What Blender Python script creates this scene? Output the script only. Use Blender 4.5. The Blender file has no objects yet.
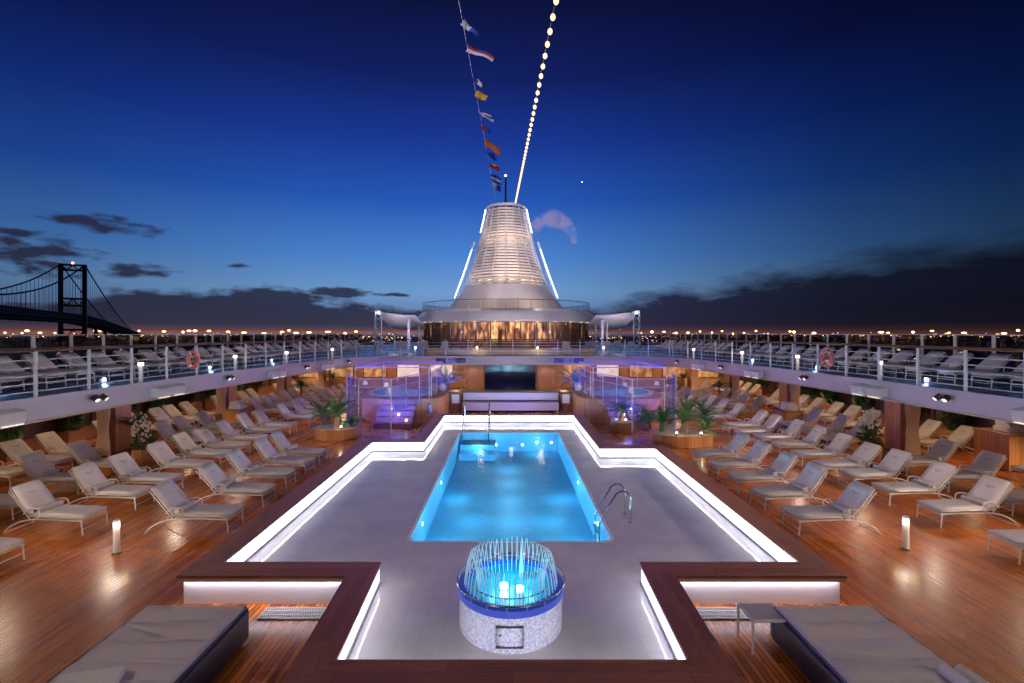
import bpy, bmesh, math, random
from mathutils import Vector, Matrix, noise
R = math.radians; PI = math.pi
random.seed(7)
sc = bpy.context.scene
COL = sc.collection
H = 4.3; F = 483.6; U0 = 508.0; V0 = 333.0
ZU = 2.73; ZC = 2.24            # upper deck top, ceiling under it

def lin(r, g, b):
    return tuple((c/255/12.92 if c/255 <= .04045 else ((c/255+.055)/1.055)**2.4) for c in (r, g, b)) + (1,)

# ---------------------------------------------------------------- materials
def newmat(name):
    m = bpy.data.materials.new(name); m.use_nodes = True
    nt = m.node_tree; b = nt.nodes['Principled BSDF']
    return m, nt, b
def N(nt, t, **kw):
    n = nt.nodes.new(t)
    for k, v in kw.items():
        if k in n.inputs: n.inputs[k].default_value = v
        else: setattr(n, k, v)
    return n
def LK(nt, a, b): nt.links.new(a, b)
def noisy(name, col, rough=.5, metal=0, var=.15, scale=6, bump=.0, coat=0, bscale=None, spec=.5, stretch=(1,1,1)):
    m, nt, b = newmat(name)
    tc = N(nt, 'ShaderNodeTexCoord'); mp = N(nt, 'ShaderNodeMapping'); mp.inputs['Scale'].default_value = stretch
    LK(nt, tc.outputs['Object'], mp.inputs['Vector'])
    nz = N(nt, 'ShaderNodeTexNoise', Scale=scale, Detail=4.0); LK(nt, mp.outputs[0], nz.inputs['Vector'])
    mix = N(nt, 'ShaderNodeMix', data_type='RGBA')
    mix.inputs[6].default_value = tuple(c*(1-var) for c in col[:3])+(1,)
    mix.inputs[7].default_value = tuple(min(1, c*(1+var)) for c in col[:3])+(1,)
    LK(nt, nz.outputs['Fac'], mix.inputs[0]); LK(nt, mix.outputs[2], b.inputs['Base Color'])
    mr = N(nt, 'ShaderNodeMapRange'); mr.inputs['To Min'].default_value = max(.02, rough*.75); mr.inputs['To Max'].default_value = min(1, rough*1.25)
    LK(nt, nz.outputs['Fac'], mr.inputs['Value']); LK(nt, mr.outputs[0], b.inputs['Roughness'])
    b.inputs['Metallic'].default_value = metal; b.inputs['Coat Weight'].default_value = coat
    b.inputs['Specular IOR Level'].default_value = spec
    if bump:
        n2 = N(nt, 'ShaderNodeTexNoise', Scale=bscale or scale*3, Detail=5.0); LK(nt, mp.outputs[0], n2.inputs['Vector'])
        bp = N(nt, 'ShaderNodeBump', Strength=bump, Distance=.02); LK(nt, n2.outputs['Fac'], bp.inputs['Height']); LK(nt, bp.outputs[0], b.inputs['Normal'])
    return m
def emis(name, col, strength, base=None, var=0):
    m, nt, b = newmat(name)
    b.inputs['Base Color'].default_value = base or col
    b.inputs['Emission Color'].default_value = col; b.inputs['Emission Strength'].default_value = strength
    if var:
        tc = N(nt, 'ShaderNodeTexCoord'); nz = N(nt, 'ShaderNodeTexNoise', Scale=3.0, Detail=2.0); LK(nt, tc.outputs['Object'], nz.inputs['Vector'])
        mr = N(nt, 'ShaderNodeMapRange'); mr.inputs['From Min'].default_value=.3; mr.inputs['From Max'].default_value=.7
        mr.inputs['To Min'].default_value = strength*(1-var); mr.inputs['To Max'].default_value = strength*(1+var)
        LK(nt, nz.outputs['Fac'], mr.inputs['Value']); LK(nt, mr.outputs[0], b.inputs['Emission Strength'])
    return m
def planks(name, c1, c2, along='Y', row=.06, length=2.2, rough=.3, gap=.004, bump=.25, coat=0, axis='Z', wet=0):
    """boards running along one axis; axis = the face normal"""
    m, nt, b = newmat(name)
    tc = N(nt, 'ShaderNodeTexCoord'); sx = N(nt, 'ShaderNodeSeparateXYZ'); LK(nt, tc.outputs['Object'], sx.inputs[0])
    cb = N(nt, 'ShaderNodeCombineXYZ')
    if axis == 'Z': a, c = ('Y', 'X') if along == 'Y' else ('X', 'Y')
    else:            # vertical faces: sum of x and y across, boards along Z
        a, c = 'Z', None
    LK(nt, sx.outputs[a], cb.inputs[0])
    if c: LK(nt, sx.outputs[c], cb.inputs[1])
    else:
        ad = N(nt, 'ShaderNodeMath', operation='ADD'); LK(nt, sx.outputs['X'], ad.inputs[0]); LK(nt, sx.outputs['Y'], ad.inputs[1]); LK(nt, ad.outputs[0], cb.inputs[1])
    br = N(nt, 'ShaderNodeTexBrick'); LK(nt, cb.outputs[0], br.inputs['Vector'])
    for k, v in {'Scale': 1.0, 'Brick Width': length, 'Row Height': row, 'Mortar Size': gap, 'Mortar Smooth': .3, 'Bias': 0.0}.items(): br.inputs[k].default_value = v
    br.offset = .37; br.offset_frequency = 3
    br.inputs['Color1'].default_value = c1; br.inputs['Color2'].default_value = c2
    br.inputs['Mortar'].default_value = tuple(x*.18 for x in c1[:3])+(1,)
    mp = N(nt, 'ShaderNodeMapping'); mp.inputs['Scale'].default_value = (1.2, 26, 1); LK(nt, cb.outputs[0], mp.inputs['Vector'])
    g = N(nt, 'ShaderNodeTexNoise', Scale=2.2, Detail=6.0); LK(nt, mp.outputs[0], g.inputs['Vector'])
    big = N(nt, 'ShaderNodeTexNoise', Scale=.55, Detail=3.0); LK(nt, tc.outputs['Object'], big.inputs['Vector'])
    mr = N(nt, 'ShaderNodeMapRange'); mr.inputs['From Min'].default_value=.3; mr.inputs['From Max'].default_value=.7; mr.inputs['To Min'].default_value=.62; mr.inputs['To Max'].default_value=1.3
    LK(nt, g.outputs['Fac'], mr.inputs['Value'])
    mr2 = N(nt, 'ShaderNodeMapRange'); mr2.inputs['From Min'].default_value=.3; mr2.inputs['From Max'].default_value=.7; mr2.inputs['To Min'].default_value=.75; mr2.inputs['To Max'].default_value=1.2
    LK(nt, big.outputs['Fac'], mr2.inputs['Value'])
    mu = N(nt, 'ShaderNodeMath', operation='MULTIPLY'); LK(nt, mr.outputs[0], mu.inputs[0]); LK(nt, mr2.outputs[0], mu.inputs[1])
    vm = N(nt, 'ShaderNodeVectorMath', operation='SCALE'); LK(nt, br.outputs['Color'], vm.inputs[0]); LK(nt, mu.outputs[0], vm.inputs['Scale'])
    LK(nt, vm.outputs[0], b.inputs['Base Color'])
    rr = N(nt, 'ShaderNodeMapRange'); rr.inputs['From Min'].default_value=.35; rr.inputs['From Max'].default_value=.65; rr.inputs['To Min'].default_value=rough*.85; rr.inputs['To Max'].default_value=rough*1.25
    LK(nt, big.outputs['Fac'], rr.inputs['Value']); LK(nt, rr.outputs[0], b.inputs['Roughness'])
    bp = N(nt, 'ShaderNodeBump', Strength=bump, Distance=.004); 
    sub = N(nt, 'ShaderNodeMath', operation='SUBTRACT'); sub.inputs[0].default_value = 1; LK(nt, br.outputs['Fac'], sub.inputs[1])
    ad2 = N(nt, 'ShaderNodeMath', operation='MULTIPLY_ADD'); ad2.inputs[1].default_value=.35; LK(nt, g.outputs['Fac'], ad2.inputs[0]); LK(nt, sub.outputs[0], ad2.inputs[2])
    LK(nt, ad2.outputs[0], bp.inputs['Height']); LK(nt, bp.outputs[0], b.inputs['Normal'])
    b.inputs['Coat Weight'].default_value = coat; b.inputs['Coat Roughness'].default_value = .22; b.inputs['Specular IOR Level'].default_value = .42
    return m
def tiles(name, c1, c2, mortar, s=.03, rough=.2, coat=0, ripple=0, crough=.04, axis='Z', gap=.12, rad=None):
    m, nt, b = newmat(name)
    tc = N(nt, 'ShaderNodeTexCoord'); br = N(nt, 'ShaderNodeTexBrick')
    if axis == 'Z': LK(nt, tc.outputs['Object'], br.inputs['Vector'])
    else:
        sx = N(nt, 'ShaderNodeSeparateXYZ'); LK(nt, tc.outputs['Object'], sx.inputs[0]); cb = N(nt, 'ShaderNodeCombineXYZ')
        if rad:
            at = N(nt, 'ShaderNodeMath', operation='ARCTAN2'); LK(nt, sx.outputs['X'], at.inputs[0]); LK(nt, sx.outputs['Y'], at.inputs[1])
            ml = N(nt, 'ShaderNodeMath', operation='MULTIPLY'); ml.inputs[1].default_value = rad; LK(nt, at.outputs[0], ml.inputs[0]); LK(nt, ml.outputs[0], cb.inputs[0])
        else:
            ad = N(nt, 'ShaderNodeMath', operation='ADD'); LK(nt, sx.outputs['X'], ad.inputs[0]); LK(nt, sx.outputs['Y'], ad.inputs[1]); LK(nt, ad.outputs[0], cb.inputs[0])
        LK(nt, sx.outputs['Z'], cb.inputs[1]); LK(nt, cb.outputs[0], br.inputs['Vector'])
    for k, v in {'Scale': 1.0, 'Brick Width': s, 'Row Height': s, 'Mortar Size': s*gap, 'Mortar Smooth': .1}.items(): br.inputs[k].default_value = v
    br.offset = 0
    br.inputs['Color1'].default_value = c1; br.inputs['Color2'].default_value = c2; br.inputs['Mortar'].default_value = mortar
    nz = N(nt, 'ShaderNodeTexNoise', Scale=.8, Detail=3.0); LK(nt, tc.outputs['Object'], nz.inputs['Vector'])
    mr = N(nt, 'ShaderNodeMapRange'); mr.inputs['To Min'].default_value=.75; mr.inputs['To Max'].default_value=1.25; LK(nt, nz.outputs['Fac'], mr.inputs['Value'])
    vm = N(nt, 'ShaderNodeVectorMath', operation='SCALE'); LK(nt, br.outputs['Color'], vm.inputs[0]); LK(nt, mr.outputs[0], vm.inputs['Scale']); LK(nt, vm.outputs[0], b.inputs['Base Color'])
    b.inputs['Roughness'].default_value = rough; b.inputs['Coat Weight'].default_value = coat; b.inputs['Coat Roughness'].default_value = crough
    if ripple:
        nd = N(nt, 'ShaderNodeTexNoise', Scale=1.3, Detail=6.0); LK(nt, tc.outputs['Object'], nd.inputs['Vector'])
        md = N(nt, 'ShaderNodeMapRange'); md.inputs['From Min'].default_value=.38; md.inputs['From Max'].default_value=.6; md.inputs['To Min'].default_value=.45; md.inputs['To Max'].default_value=1.0; LK(nt, nd.outputs['Fac'], md.inputs['Value']); LK(nt, md.outputs[0], b.inputs['Coat Weight'])
        n2 = N(nt, 'ShaderNodeTexNoise', Scale=3.5, Detail=3.0); LK(nt, tc.outputs['Object'], n2.inputs['Vector'])
        bp = N(nt, 'ShaderNodeBump', Strength=ripple, Distance=.03); LK(nt, n2.outputs['Fac'], bp.inputs['Height']); LK(nt, bp.outputs[0], b.inputs['Coat Normal'])
    b.inputs['Coat IOR'].default_value = 1.7
    return m
def glassy(name, tint, refl=1.0, bump=0, scale=4, rough=.02, ior=1.33, body=0, bodycol=None):
    """see-through sheet: fresnel mix of a clear tinted body and a mirror reflection"""
    m = bpy.data.materials.new(name); m.use_nodes = True; nt = m.node_tree; nt.nodes.clear()
    out = N(nt, 'ShaderNodeOutputMaterial'); tr = N(nt, 'ShaderNodeBsdfTransparent', Color=tint); gl = N(nt, 'ShaderNodeBsdfGlossy', Roughness=rough)
    fr = N(nt, 'ShaderNodeFresnel', IOR=ior); mx = N(nt, 'ShaderNodeMixShader')
    fm = N(nt, 'ShaderNodeMath', operation='MULTIPLY'); fm.inputs[1].default_value = refl; LK(nt, fr.outputs[0], fm.inputs[0]); LK(nt, fm.outputs[0], mx.inputs[0])
    src = tr.outputs[0]
    if body:
        df = N(nt, 'ShaderNodeBsdfDiffuse', Color=bodycol); m0 = N(nt, 'ShaderNodeMixShader'); m0.inputs[0].default_value = body
        LK(nt, tr.outputs[0], m0.inputs[1]); LK(nt, df.outputs[0], m0.inputs[2]); src = m0.outputs[0]
    LK(nt, src, mx.inputs[1]); LK(nt, gl.outputs[0], mx.inputs[2]); LK(nt, mx.outputs[0], out.inputs[0])
    if bump:
        tc = N(nt, 'ShaderNodeTexCoord'); nz = N(nt, 'ShaderNodeTexNoise', Scale=scale, Detail=3.0); LK(nt, tc.outputs['Object'], nz.inputs['Vector'])
        bp = N(nt, 'ShaderNodeBump', Strength=bump, Distance=.05); LK(nt, nz.outputs['Fac'], bp.inputs['Height']); LK(nt, bp.outputs[0], gl.inputs['Normal']); LK(nt, bp.outputs[0], fr.inputs['Normal'])
    return m

M = {}
M['teak'] = planks('teak_deck', (.28,.062,.010,1), (.68,.205,.032,1), 'Y', .078, 2.4, .24, gap=.006, bump=.06, coat=0)
M['capY'] = planks('coaming_wood_y', (.17,.050,.032,1), (.26,.085,.050,1), 'Y', .15, 2.0, .42, gap=.003)
M['capX'] = planks('coaming_wood_x', (.17,.050,.032,1), (.26,.085,.050,1), 'X', .15, 2.0, .42, gap=.003)
M['wood_v'] = planks('wood_panelling', (.30,.125,.050,1), (.40,.175,.075,1), 'Y', .12, 3.0, .4, axis='V')
M['wood_dk'] = planks('dark_panelling', (.15,.06,.035,1), (.21,.09,.05,1), 'Y', .09, 3.0, .4, axis='V')
M['fascia_w'] = noisy('coaming_fascia_wood', (.42,.30,.19,1), .5, var=.15, scale=5)
M['handrail'] = noisy('varnished_handrail', (.10,.04,.025,1), .3, var=.2)
M['white'] = noisy('white_paint', (.72,.70,.72,1), .38, var=.06, scale=2.5)
M['white_m'] = noisy('white_metal', (.78,.77,.78,1), .3, var=.04)
M['fasciaP'] = noisy('deck_edge_paint', (.44,.38,.46,1), .42, var=.08, scale=1.2, bump=.05)  # deck edge is white paint; lilac light is put into its colour
M['wall_lilac'] = noisy('stucco_wall', (.7,.66,.68,1), .6, var=.08, scale=4, stretch=(1,1,6))
M['cushion'] = noisy('cushion_fabric', (.83,.78,.78,1), .85, var=.07, scale=14, bump=.25, bscale=60)
M['cushionC'] = noisy('towelled_cushion', (.84,.77,.69,1), .9, var=.06, scale=14, bump=.3, bscale=70)
M['towel'] = noisy('towel_cotton', (.74,.70,.68,1), .95, var=.08, scale=30, bump=.5, bscale=120)
M['embro'] = noisy('embroidery_thread', (.20,.16,.17,1), .8)
M['pale_leaf'] = noisy('pale_leaf', (.36,.42,.46,1), .5, var=.3)
M['navy'] = noisy('navy_vinyl', (.014,.016,.05,1), .5, var=.2, bump=.1)
M['grey_mat'] = noisy('grey_mattress_fabric', (.58,.52,.55,1), .85, var=.12, scale=5, bump=.5, bscale=45)
M['steel'] = noisy('polished_steel', (.75,.76,.8,1), .15, metal=1, var=.05)
M['dark_m'] = noisy('dark_metal', (.05,.05,.055,1), .4, metal=.5)
M['blue_deck'] = noisy('blue_deck_coating', (.03,.12,.24,1), .28, var=.25, scale=3, bump=.1)
M['ceil'] = noisy('ceiling_paint', (.42,.34,.28,1), .6, var=.05)
M['wading'] = tiles('wading_floor', (.45,.43,.42,1), (.49,.47,.46,1), (.43,.41,.40,1), .30, .5, coat=1, ripple=.10, gap=.03)
M['basin'] = tiles('pool_tiles', (.08,.38,.66,1), (.095,.42,.70,1), (.08,.37,.64,1), .15, .6, gap=.05)
M['gutter'] = noisy('pool_gutter', (.75,.75,.85,1), .3, var=.04)
M['water'] = glassy('pool_water', (.75,.95,1,1), .45, .22, 2.6)
M['mosaic'] = tiles('glass_mosaic', (.80,.80,.86,1), (.32,.36,.56,1), (.5,.5,.6,1), .028, .25, axis='V', rad=.74)
M['glass'] = glassy('screen_glass', (.90,.88,.97,1), .55, rough=.01, ior=1.4, body=.06, bodycol=(.30,.32,1,1))  # violet glow on the clear glass put into a blue diffuse body
M['clear'] = glassy('clear_glass', (.97,.97,.98,1), .35, ior=1.4)
M['wind'] = glassy('windbreak_glass', (.5,.5,.56,1), .8, ior=1.5)
M['panel_led'] = emis('lit_acrylic', (.78,.84,1,1), 2.0, var=.25)
M['panel_soft'] = emis('led_strip', (.86,.87,1,1), 40)
M['lamp_w'] = emis('lamp_warm', (1,.72,.42,1), 14)
M['lamp_dim'] = emis('flood_lens', (1,.8,.65,1), 1.2, base=(.5,.5,.5,1))
M['lamp_c'] = emis('lamp_cool', (.78,.88,1,1), 12)
M['bulb'] = emis('bulb_glow', (1,.66,.29,1), 2.1)
M['neon'] = emis('neon_blue_white', (.50,.62,1,1), 5)
M['fount_lamp'] = emis('fountain_lamp', (.75,1,1,1), 2.2)
M['pool_lamp'] = emis('underwater_lamp', (.6,.92,1,1), 12)
M['blue_led'] = emis('blue_led', (.10,.10,1,1), 5)
M['harb'] = emis('harbour_lamp', (1,.55,.20,1), 6)
M['harb_s'] = emis('harbour_small_lamp', (1,.48,.17,1), 7)
M['red'] = emis('beacon_red', (1,.25,.15,1), 12)
M['star'] = emis('star_glow', (.8,.9,1,1), 9)
M['bridge'] = noisy('bridge_green_steel', (.05,.038,.034,1), .6)
M['orange'] = noisy('orange_plastic', (.75,.12,.05,1), .5)
M['leaf'] = noisy('palm_leaf', (.045,.12,.035,1), .45, var=.45, scale=2)
M['leaf2'] = noisy('shrub_leaf', (.03,.07,.025,1), .5, var=.5, scale=3)
M['bark'] = noisy('fibrous_bark', (.09,.055,.035,1), .9, var=.3, bump=.8, bscale=30)
M['petal'] = noisy('white_petal', (.85,.78,.76,1), .6)
M['curtain'] = noisy('sheer_curtain', (.78,.60,.46,1), .8, var=.1)
M['land'] = noisy('dark_land', (.012,.010,.010,1), .9, scale=.002)
M['sea'] = noisy('harbour_water', (.006,.010,.02,1), .12, bump=.5, scale=.02, bscale=.25)
M['screen'] = noisy('dark_screen', (.006,.010,.045,1), .12)
M['canopy'] = noisy('tensile_fabric', (.66,.60,.64,1), .6, var=.05)
M['brown_wall'] = noisy('brown_wall', (.30,.17,.09,1), .6, var=.2)
M['cream_wall'] = noisy('cream_wall', (.62,.46,.30,1), .6, var=.06)

# ---------------------------------------------------------------- mesh builder
class MB:
    def __init__(s): s.v = []; s.f = []
    def add(s, vs, fs):
        o = len(s.v); s.v += [tuple(v) for v in vs]; s.f += [tuple(i+o for i in f) for f in fs]; return s
    def box(s, c, d, rot=None):
        x, y, z = (k/2 for k in d)
        vs = [Vector((a*x, b*y, e*z)) for a in (-1,1) for b in (-1,1) for e in (-1,1)]
        if rot is not None: vs = [rot @ v for v in vs]
        return s.add([v+Vector(c) for v in vs], [(0,1,3,2),(4,6,7,5),(0,4,5,1),(2,3,7,6),(0,2,6,4),(1,5,7,3)])
    def tube(s, pts, r, n=8, closed=False, r2=None):
        pts = [Vector(p) for p in pts]; m = len(pts); rings = []
        up = Vector((0,0,1)); prev = None
        for i, p in enumerate(pts):
            if closed: t = pts[(i+1)%m]-pts[i-1]
            else: t = pts[min(i+1,m-1)]-pts[max(i-1,0)]
            t.normalize()
            if prev is None:
                a = up if abs(t.z) < .9 else Vector((1,0,0)); u = t.cross(a).normalized()
            else:
                u = prev - t*prev.dot(t)
                if u.length < 1e-6: u = t.cross(up)
                u.normalize()
            prev = u; w = t.cross(u)
            rr = r if r2 is None else r+(r2-r)*i/(m-1)
            rings.append([p+(u*math.cos(2*PI*k/n)+w*math.sin(2*PI*k/n))*rr for k in range(n)])
        vs = [v for ring in rings for v in ring]; fs = []
        for i in range(m if closed else m-1):
            j = (i+1)%m
            for k in range(n): fs.append((i*n+k, i*n+(k+1)%n, j*n+(k+1)%n, j*n+k))
        if not closed: fs += [tuple(range(n))[::-1], tuple((m-1)*n+k for k in range(n))]
        return s.add(vs, fs)
    def lathe(s, prof, c=(0,0,0), n=48, a0=0, a1=2*PI):
        full = abs(a1-a0-2*PI) < 1e-6; cols = n if full else n+1; vs = []
        for r, z in prof:
            for k in range(cols):
                a = a0+(a1-a0)*k/n; vs.append((c[0]+r*math.cos(a), c[1]+r*math.sin(a), c[2]+z))
        fs = []
        for i in range(len(prof)-1):
            for k in range(n):
                k2 = (k+1)%cols; fs.append((i*cols+k, i*cols+k2, (i+1)*cols+k2, (i+1)*cols+k))
        return s.add(vs, fs)
    def prism(s, poly, z0, z1):
        n = len(poly); vs = [(x,y,z0) for x,y in poly]+[(x,y,z1) for x,y in poly]
        return s.add(vs, [tuple(range(n))[::-1], tuple(range(n,2*n))]+[(i,(i+1)%n,n+(i+1)%n,n+i) for i in range(n)])
    def ball(s, c, r, n=10, m=6, sc=(1,1,1)):
        vs = [(c[0],c[1],c[2]+r*sc[2])]; 
        for i in range(1,m):
            t = PI*i/m
            for k in range(n): vs.append((c[0]+r*sc[0]*math.sin(t)*math.cos(2*PI*k/n), c[1]+r*sc[1]*math.sin(t)*math.sin(2*PI*k/n), c[2]+r*sc[2]*math.cos(t)))
        vs.append((c[0],c[1],c[2]-r*sc[2])); fs = [(0,1+k,1+(k+1)%n) for k in range(n)]
        for i in range(m-2):
            for k in range(n): fs.append((1+i*n+k, 1+(i+1)*n+k, 1+(i+1)*n+(k+1)%n, 1+i*n+(k+1)%n))
        L = len(vs)-1; fs += [(L, 1+(m-2)*n+(k+1)%n, 1+(m-2)*n+k) for k in range(n)]
        return s.add(vs, fs)
    def build(s, name, mat, parent=None, smooth=False, bevel=0, local=False, at=None, subd=0):
        off = Vector((0,0,0))
        if parent is not None and not local:
            p = parent
            while p is not None: off += Vector(p.location); p = p.parent
        if at is not None: off = Vector(at)
        me = bpy.data.meshes.new(name); me.from_pydata([tuple(Vector(v)-off) for v in s.v], [], s.f); me.validate()
        bm = bmesh.new(); bm.from_mesh(me); bmesh.ops.recalc_face_normals(bm, faces=bm.faces)
        if bevel: bmesh.ops.bevel(bm, geom=[e for e in bm.edges if e.calc_face_angle(0) > .6], offset=bevel, segments=2, affect='EDGES', profile=.6)
        bm.to_mesh(me); bm.free()
        if smooth:
            me.polygons.foreach_set('use_smooth', [True]*len(me.polygons)); me.set_sharp_from_angle(angle=R(42))
        me.materials.append(M[mat] if isinstance(mat, str) else mat)
        o = bpy.data.objects.new(name, me); COL.objects.link(o)
        if parent is not None: o.parent = parent
        if at is not None: o.location = at
        return o
def fill(name, outer, holes, z, mat, kind=None, parent=None, flip=False):
    bm = bmesh.new(); es = []
    for loop in [outer]+holes:
        vs = [bm.verts.new((x,y,z)) for x,y in loop]
        es += [bm.edges.new((vs[i], vs[(i+1)%len(vs)])) for i in range(len(vs))]
    bmesh.ops.triangle_fill(bm, use_beauty=True, use_dissolve=False, edges=es)
    for f in bm.faces:
        f.normal_update()
        if (f.normal.z < 0) != flip: f.normal_flip()
    me = bpy.data.meshes.new(name); bm.to_mesh(me); bm.free(); me.materials.append(M[mat])
    o = bpy.data.objects.new(name, me); COL.objects.link(o)
    if kind: o['kind'] = kind
    if parent is not None: o.parent = parent
    return o
def tag(o, label, cat, group=None):
    o['label'] = label; o['category'] = cat
    if group: o['group'] = group
    return o
def thing(name, label, cat, loc=(0,0,0), group=None, rz=0):
    o = bpy.data.objects.new(name, None); o.empty_display_size = .2; COL.objects.link(o); o.location = loc; o.rotation_euler.z = rz
    return tag(o, label, cat, group)
def dup(src, loc, rz=0, label=None, group=None, scale=None):
    KIDS = {}
    def rec(o, par):
        c = o.copy(); COL.objects.link(c)
        if par is not None: c.parent = par
        for ch in list(o.children): rec(ch, c)
        return c
    r = rec(src, None); r.location = loc; r.rotation_euler.z = rz
    if label: r['label'] = label
    if group: r['group'] = group
    if scale: r.scale = scale
    return r
def light(kind, name, loc, energy, col, target=None, parent=None, size=.1, ang=120, blend=.8, sx=None, sy=None):
    d = bpy.data.lights.new(name, kind); d.energy = energy; d.color = col[:3]
    if kind == 'SPOT': d.spot_size = R(ang); d.spot_blend = blend; d.shadow_soft_size = size
    elif kind == 'POINT': d.shadow_soft_size = size
    elif kind == 'AREA':
        d.shape = 'RECTANGLE'; d.size = sx; d.size_y = sy
    o = bpy.data.objects.new(name, d); COL.objects.link(o)
    o.location = loc
    if target is not None: o.rotation_euler = (Vector(target)-Vector(loc)).to_track_quat('-Z', 'Y').to_euler()
    if parent is not None:
        off = Vector(parent.location); o.parent = parent; o.location = Vector(loc)-off
    return o
ORD = ['first','second','third','fourth','fifth','sixth','seventh','eighth','ninth','tenth','eleventh','twelfth','thirteenth','fourteenth','fifteenth','sixteenth','seventeenth','eighteenth','nineteenth','twentieth']+['twenty-'+x for x in ['first','second','third','fourth','fifth','sixth','seventh','eighth','ninth']]+['thirtieth']+['thirty-'+x for x in ['first','second','third','fourth','fifth','sixth','seventh','eighth','ninth']]

# ---------------------------------------------------------------- pool
PI_ = [(-2.04,5.63),(-2.14,8.05),(-4.78,8.05),(-4.78,17.0),(-2.97,17.0),(-2.97,22.5),(3.07,22.5),(3.07,16.1),(4.90,16.1),(4.90,8.05),(2.22,8.05),(2.13,5.63)]
def offset(poly, d):
    """grow outward (poly is clockwise seen from above)"""
    n = len(poly); out = []
    for i in range(n):
        p0, p1, p2 = Vector(poly[i-1]), Vector(poly[i]), Vector(poly[(i+1)%n])
        a = (p1-p0).normalized(); b = (p2-p1).normalized()
        na = Vector((-a.y, a.x)); nb = Vector((-b.y, b.x)); m = (na+nb); m = m/ (1+na.dot(nb))
        out.append(tuple(p1+m*d))
    return out
def rrect(x0, x1, y0, y1, r, n=5):
    out = []
    for cx, cy, a in ((x1-r,y1-r,0),(x0+r,y1-r,90),(x0+r,y0+r,180),(x1-r,y0+r,270)):
        for k in range(n+1):
            t = R(a+90*k/n); out.append((cx+r*math.cos(t), cy+r*math.sin(t)))
    return out
BX0, BX1, BY0, BY1 = -1.98, 2.08, 9.66, 20.1
ZF = .14
hole = rrect(BX0, BX1, BY0, BY1, .18)
gut = rrect(BX0-.07, BX1+.07, BY0-.07, BY1+.07, .24)
pool = thing('swimming_pool', 'lit swimming pool with dark wooden surround and glowing white inner walls', 'pool', (.05, 14, 0))
def part_fill(name, outer, holes, z, mat, parent):
    o = fill(name, outer, holes, z, mat, parent=parent); o.location = -Vector(parent.location); return o
part_fill('wading_floor', offset(PI_, .05), [gut], ZF, 'wading', pool)
part_fill('gutter', gut, [hole], ZF+.004, 'gutter', pool)
b = MB()
n = len(hole)
b.add([(x,y,ZF+.003) for x,y in hole]+[(x,y,-.62) for x,y in hole], [(i,(i+1)%n,n+(i+1)%n,n+i) for i in range(n)]+[tuple(range(n,2*n))])
b.build('basin', 'basin', pool)
MB().box((-1.2,19.6,-.24),(1.4,.9,.22)).build('step', 'basin', pool, bevel=.02); MB().box((-1.2,19.3,-.48),(1.4,1.5,.26)).build('step', 'basin', pool, bevel=.02)
part = fill('pool_water', rrect(BX0+.003, BX1-.003, BY0+.003, BY1-.003, .18), [], ZF-.035, 'water', kind='structure')
IN = offset(PI_, -.03); OUT = offset(PI_, .44)
n = len(PI_)
for i in range(n):
    j = (i+1)%n
    a, c = PI_[i], PI_[j]
    horiz = abs(c[0]-a[0]) > abs(c[1]-a[1])
    k = .0015
    MB().prism([IN[i], IN[j], OUT[j], OUT[i]], .435, .48).build('coaming_cap', 'capX' if horiz else 'capY', pool)
# glowing wall between cap and floor, outer wall under the cap
IT0 = offset(PI_, -.02); M['wading_trim'] = noisy('base_trim_stone', (.22,.22,.26,1), .5)
PW0 = offset(PI_, .0); PW1 = offset(PI_, .03); OW0 = offset(PI_, .34); OW1 = offset(PI_, .37); FB0 = offset(PI_, .40); FB1 = offset(PI_, .43)
for i in range(n):
    j = (i+1)%n
    if math.dist(PI_[i], PI_[j]) < .3:
        pass
    MB().prism([PW0[i], PW0[j], PW1[j], PW1[i]], ZF+.03, .405).build('light_panel', 'panel_led', pool)
    MB().prism([PW0[i], PW0[j], PW1[j], PW1[i]], .405, .434).build('led_strip', 'panel_soft', pool)
    MB().prism([IT0[i], IT0[j], PW1[j], PW1[i]], ZF-.01, ZF+.03).build('base_trim', 'wading_trim', pool)
    MB().prism([OW0[i], OW0[j], OW1[j], OW1[i]], .0, .434).build('outer_wall', 'wall_lilac', pool)
    MB().prism([FB0[i], FB0[j], FB1[j], FB1[i]], .375, .434).build('fascia_board', 'fascia_w', pool)
# LED strips under the lip in the two notches
for s in (-1, 1):
    x0, x1 = (-5.15, -2.62) if s < 0 else (2.72, 5.22)
    MB().box(((x0+x1)/2, 7.645, .395), (x1-x0, .025, .03)).build('led_strip', 'panel_soft', pool)
    light('AREA', 'notch_light', ((x0+x1)/2, 7.63, .375), 5.5, (.9,.85,1), ((x0+x1)/2, 7.5, -1), sx=x1-x0, sy=.06)
    g = thing('floor_grate', 'white slotted drain grate at the foot of the %s notch wall' % ('left' if s < 0 else 'right'), 'grate', ((x0+x1)/2, 7.45, .004))
    m = MB()
    gx0, gx1 = (-3.75, -2.62) if s < 0 else (2.72, 3.75)
    k = gx0
    while k < gx1: m.box((k, 7.40, .012), (.012, .30, .02)); k += .035
    for yy in (7.26, 7.35, 7.45, 7.54): m.box(((gx0+gx1)/2, yy, .014), (gx1-gx0, .016, .02))
    m.build('slats', 'white_m', g)
    MB().box(((gx0+gx1)/2, 7.40, .004), (gx1-gx0+.04, .33, .004)).build('drain_channel', 'dark_m', g)
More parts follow.
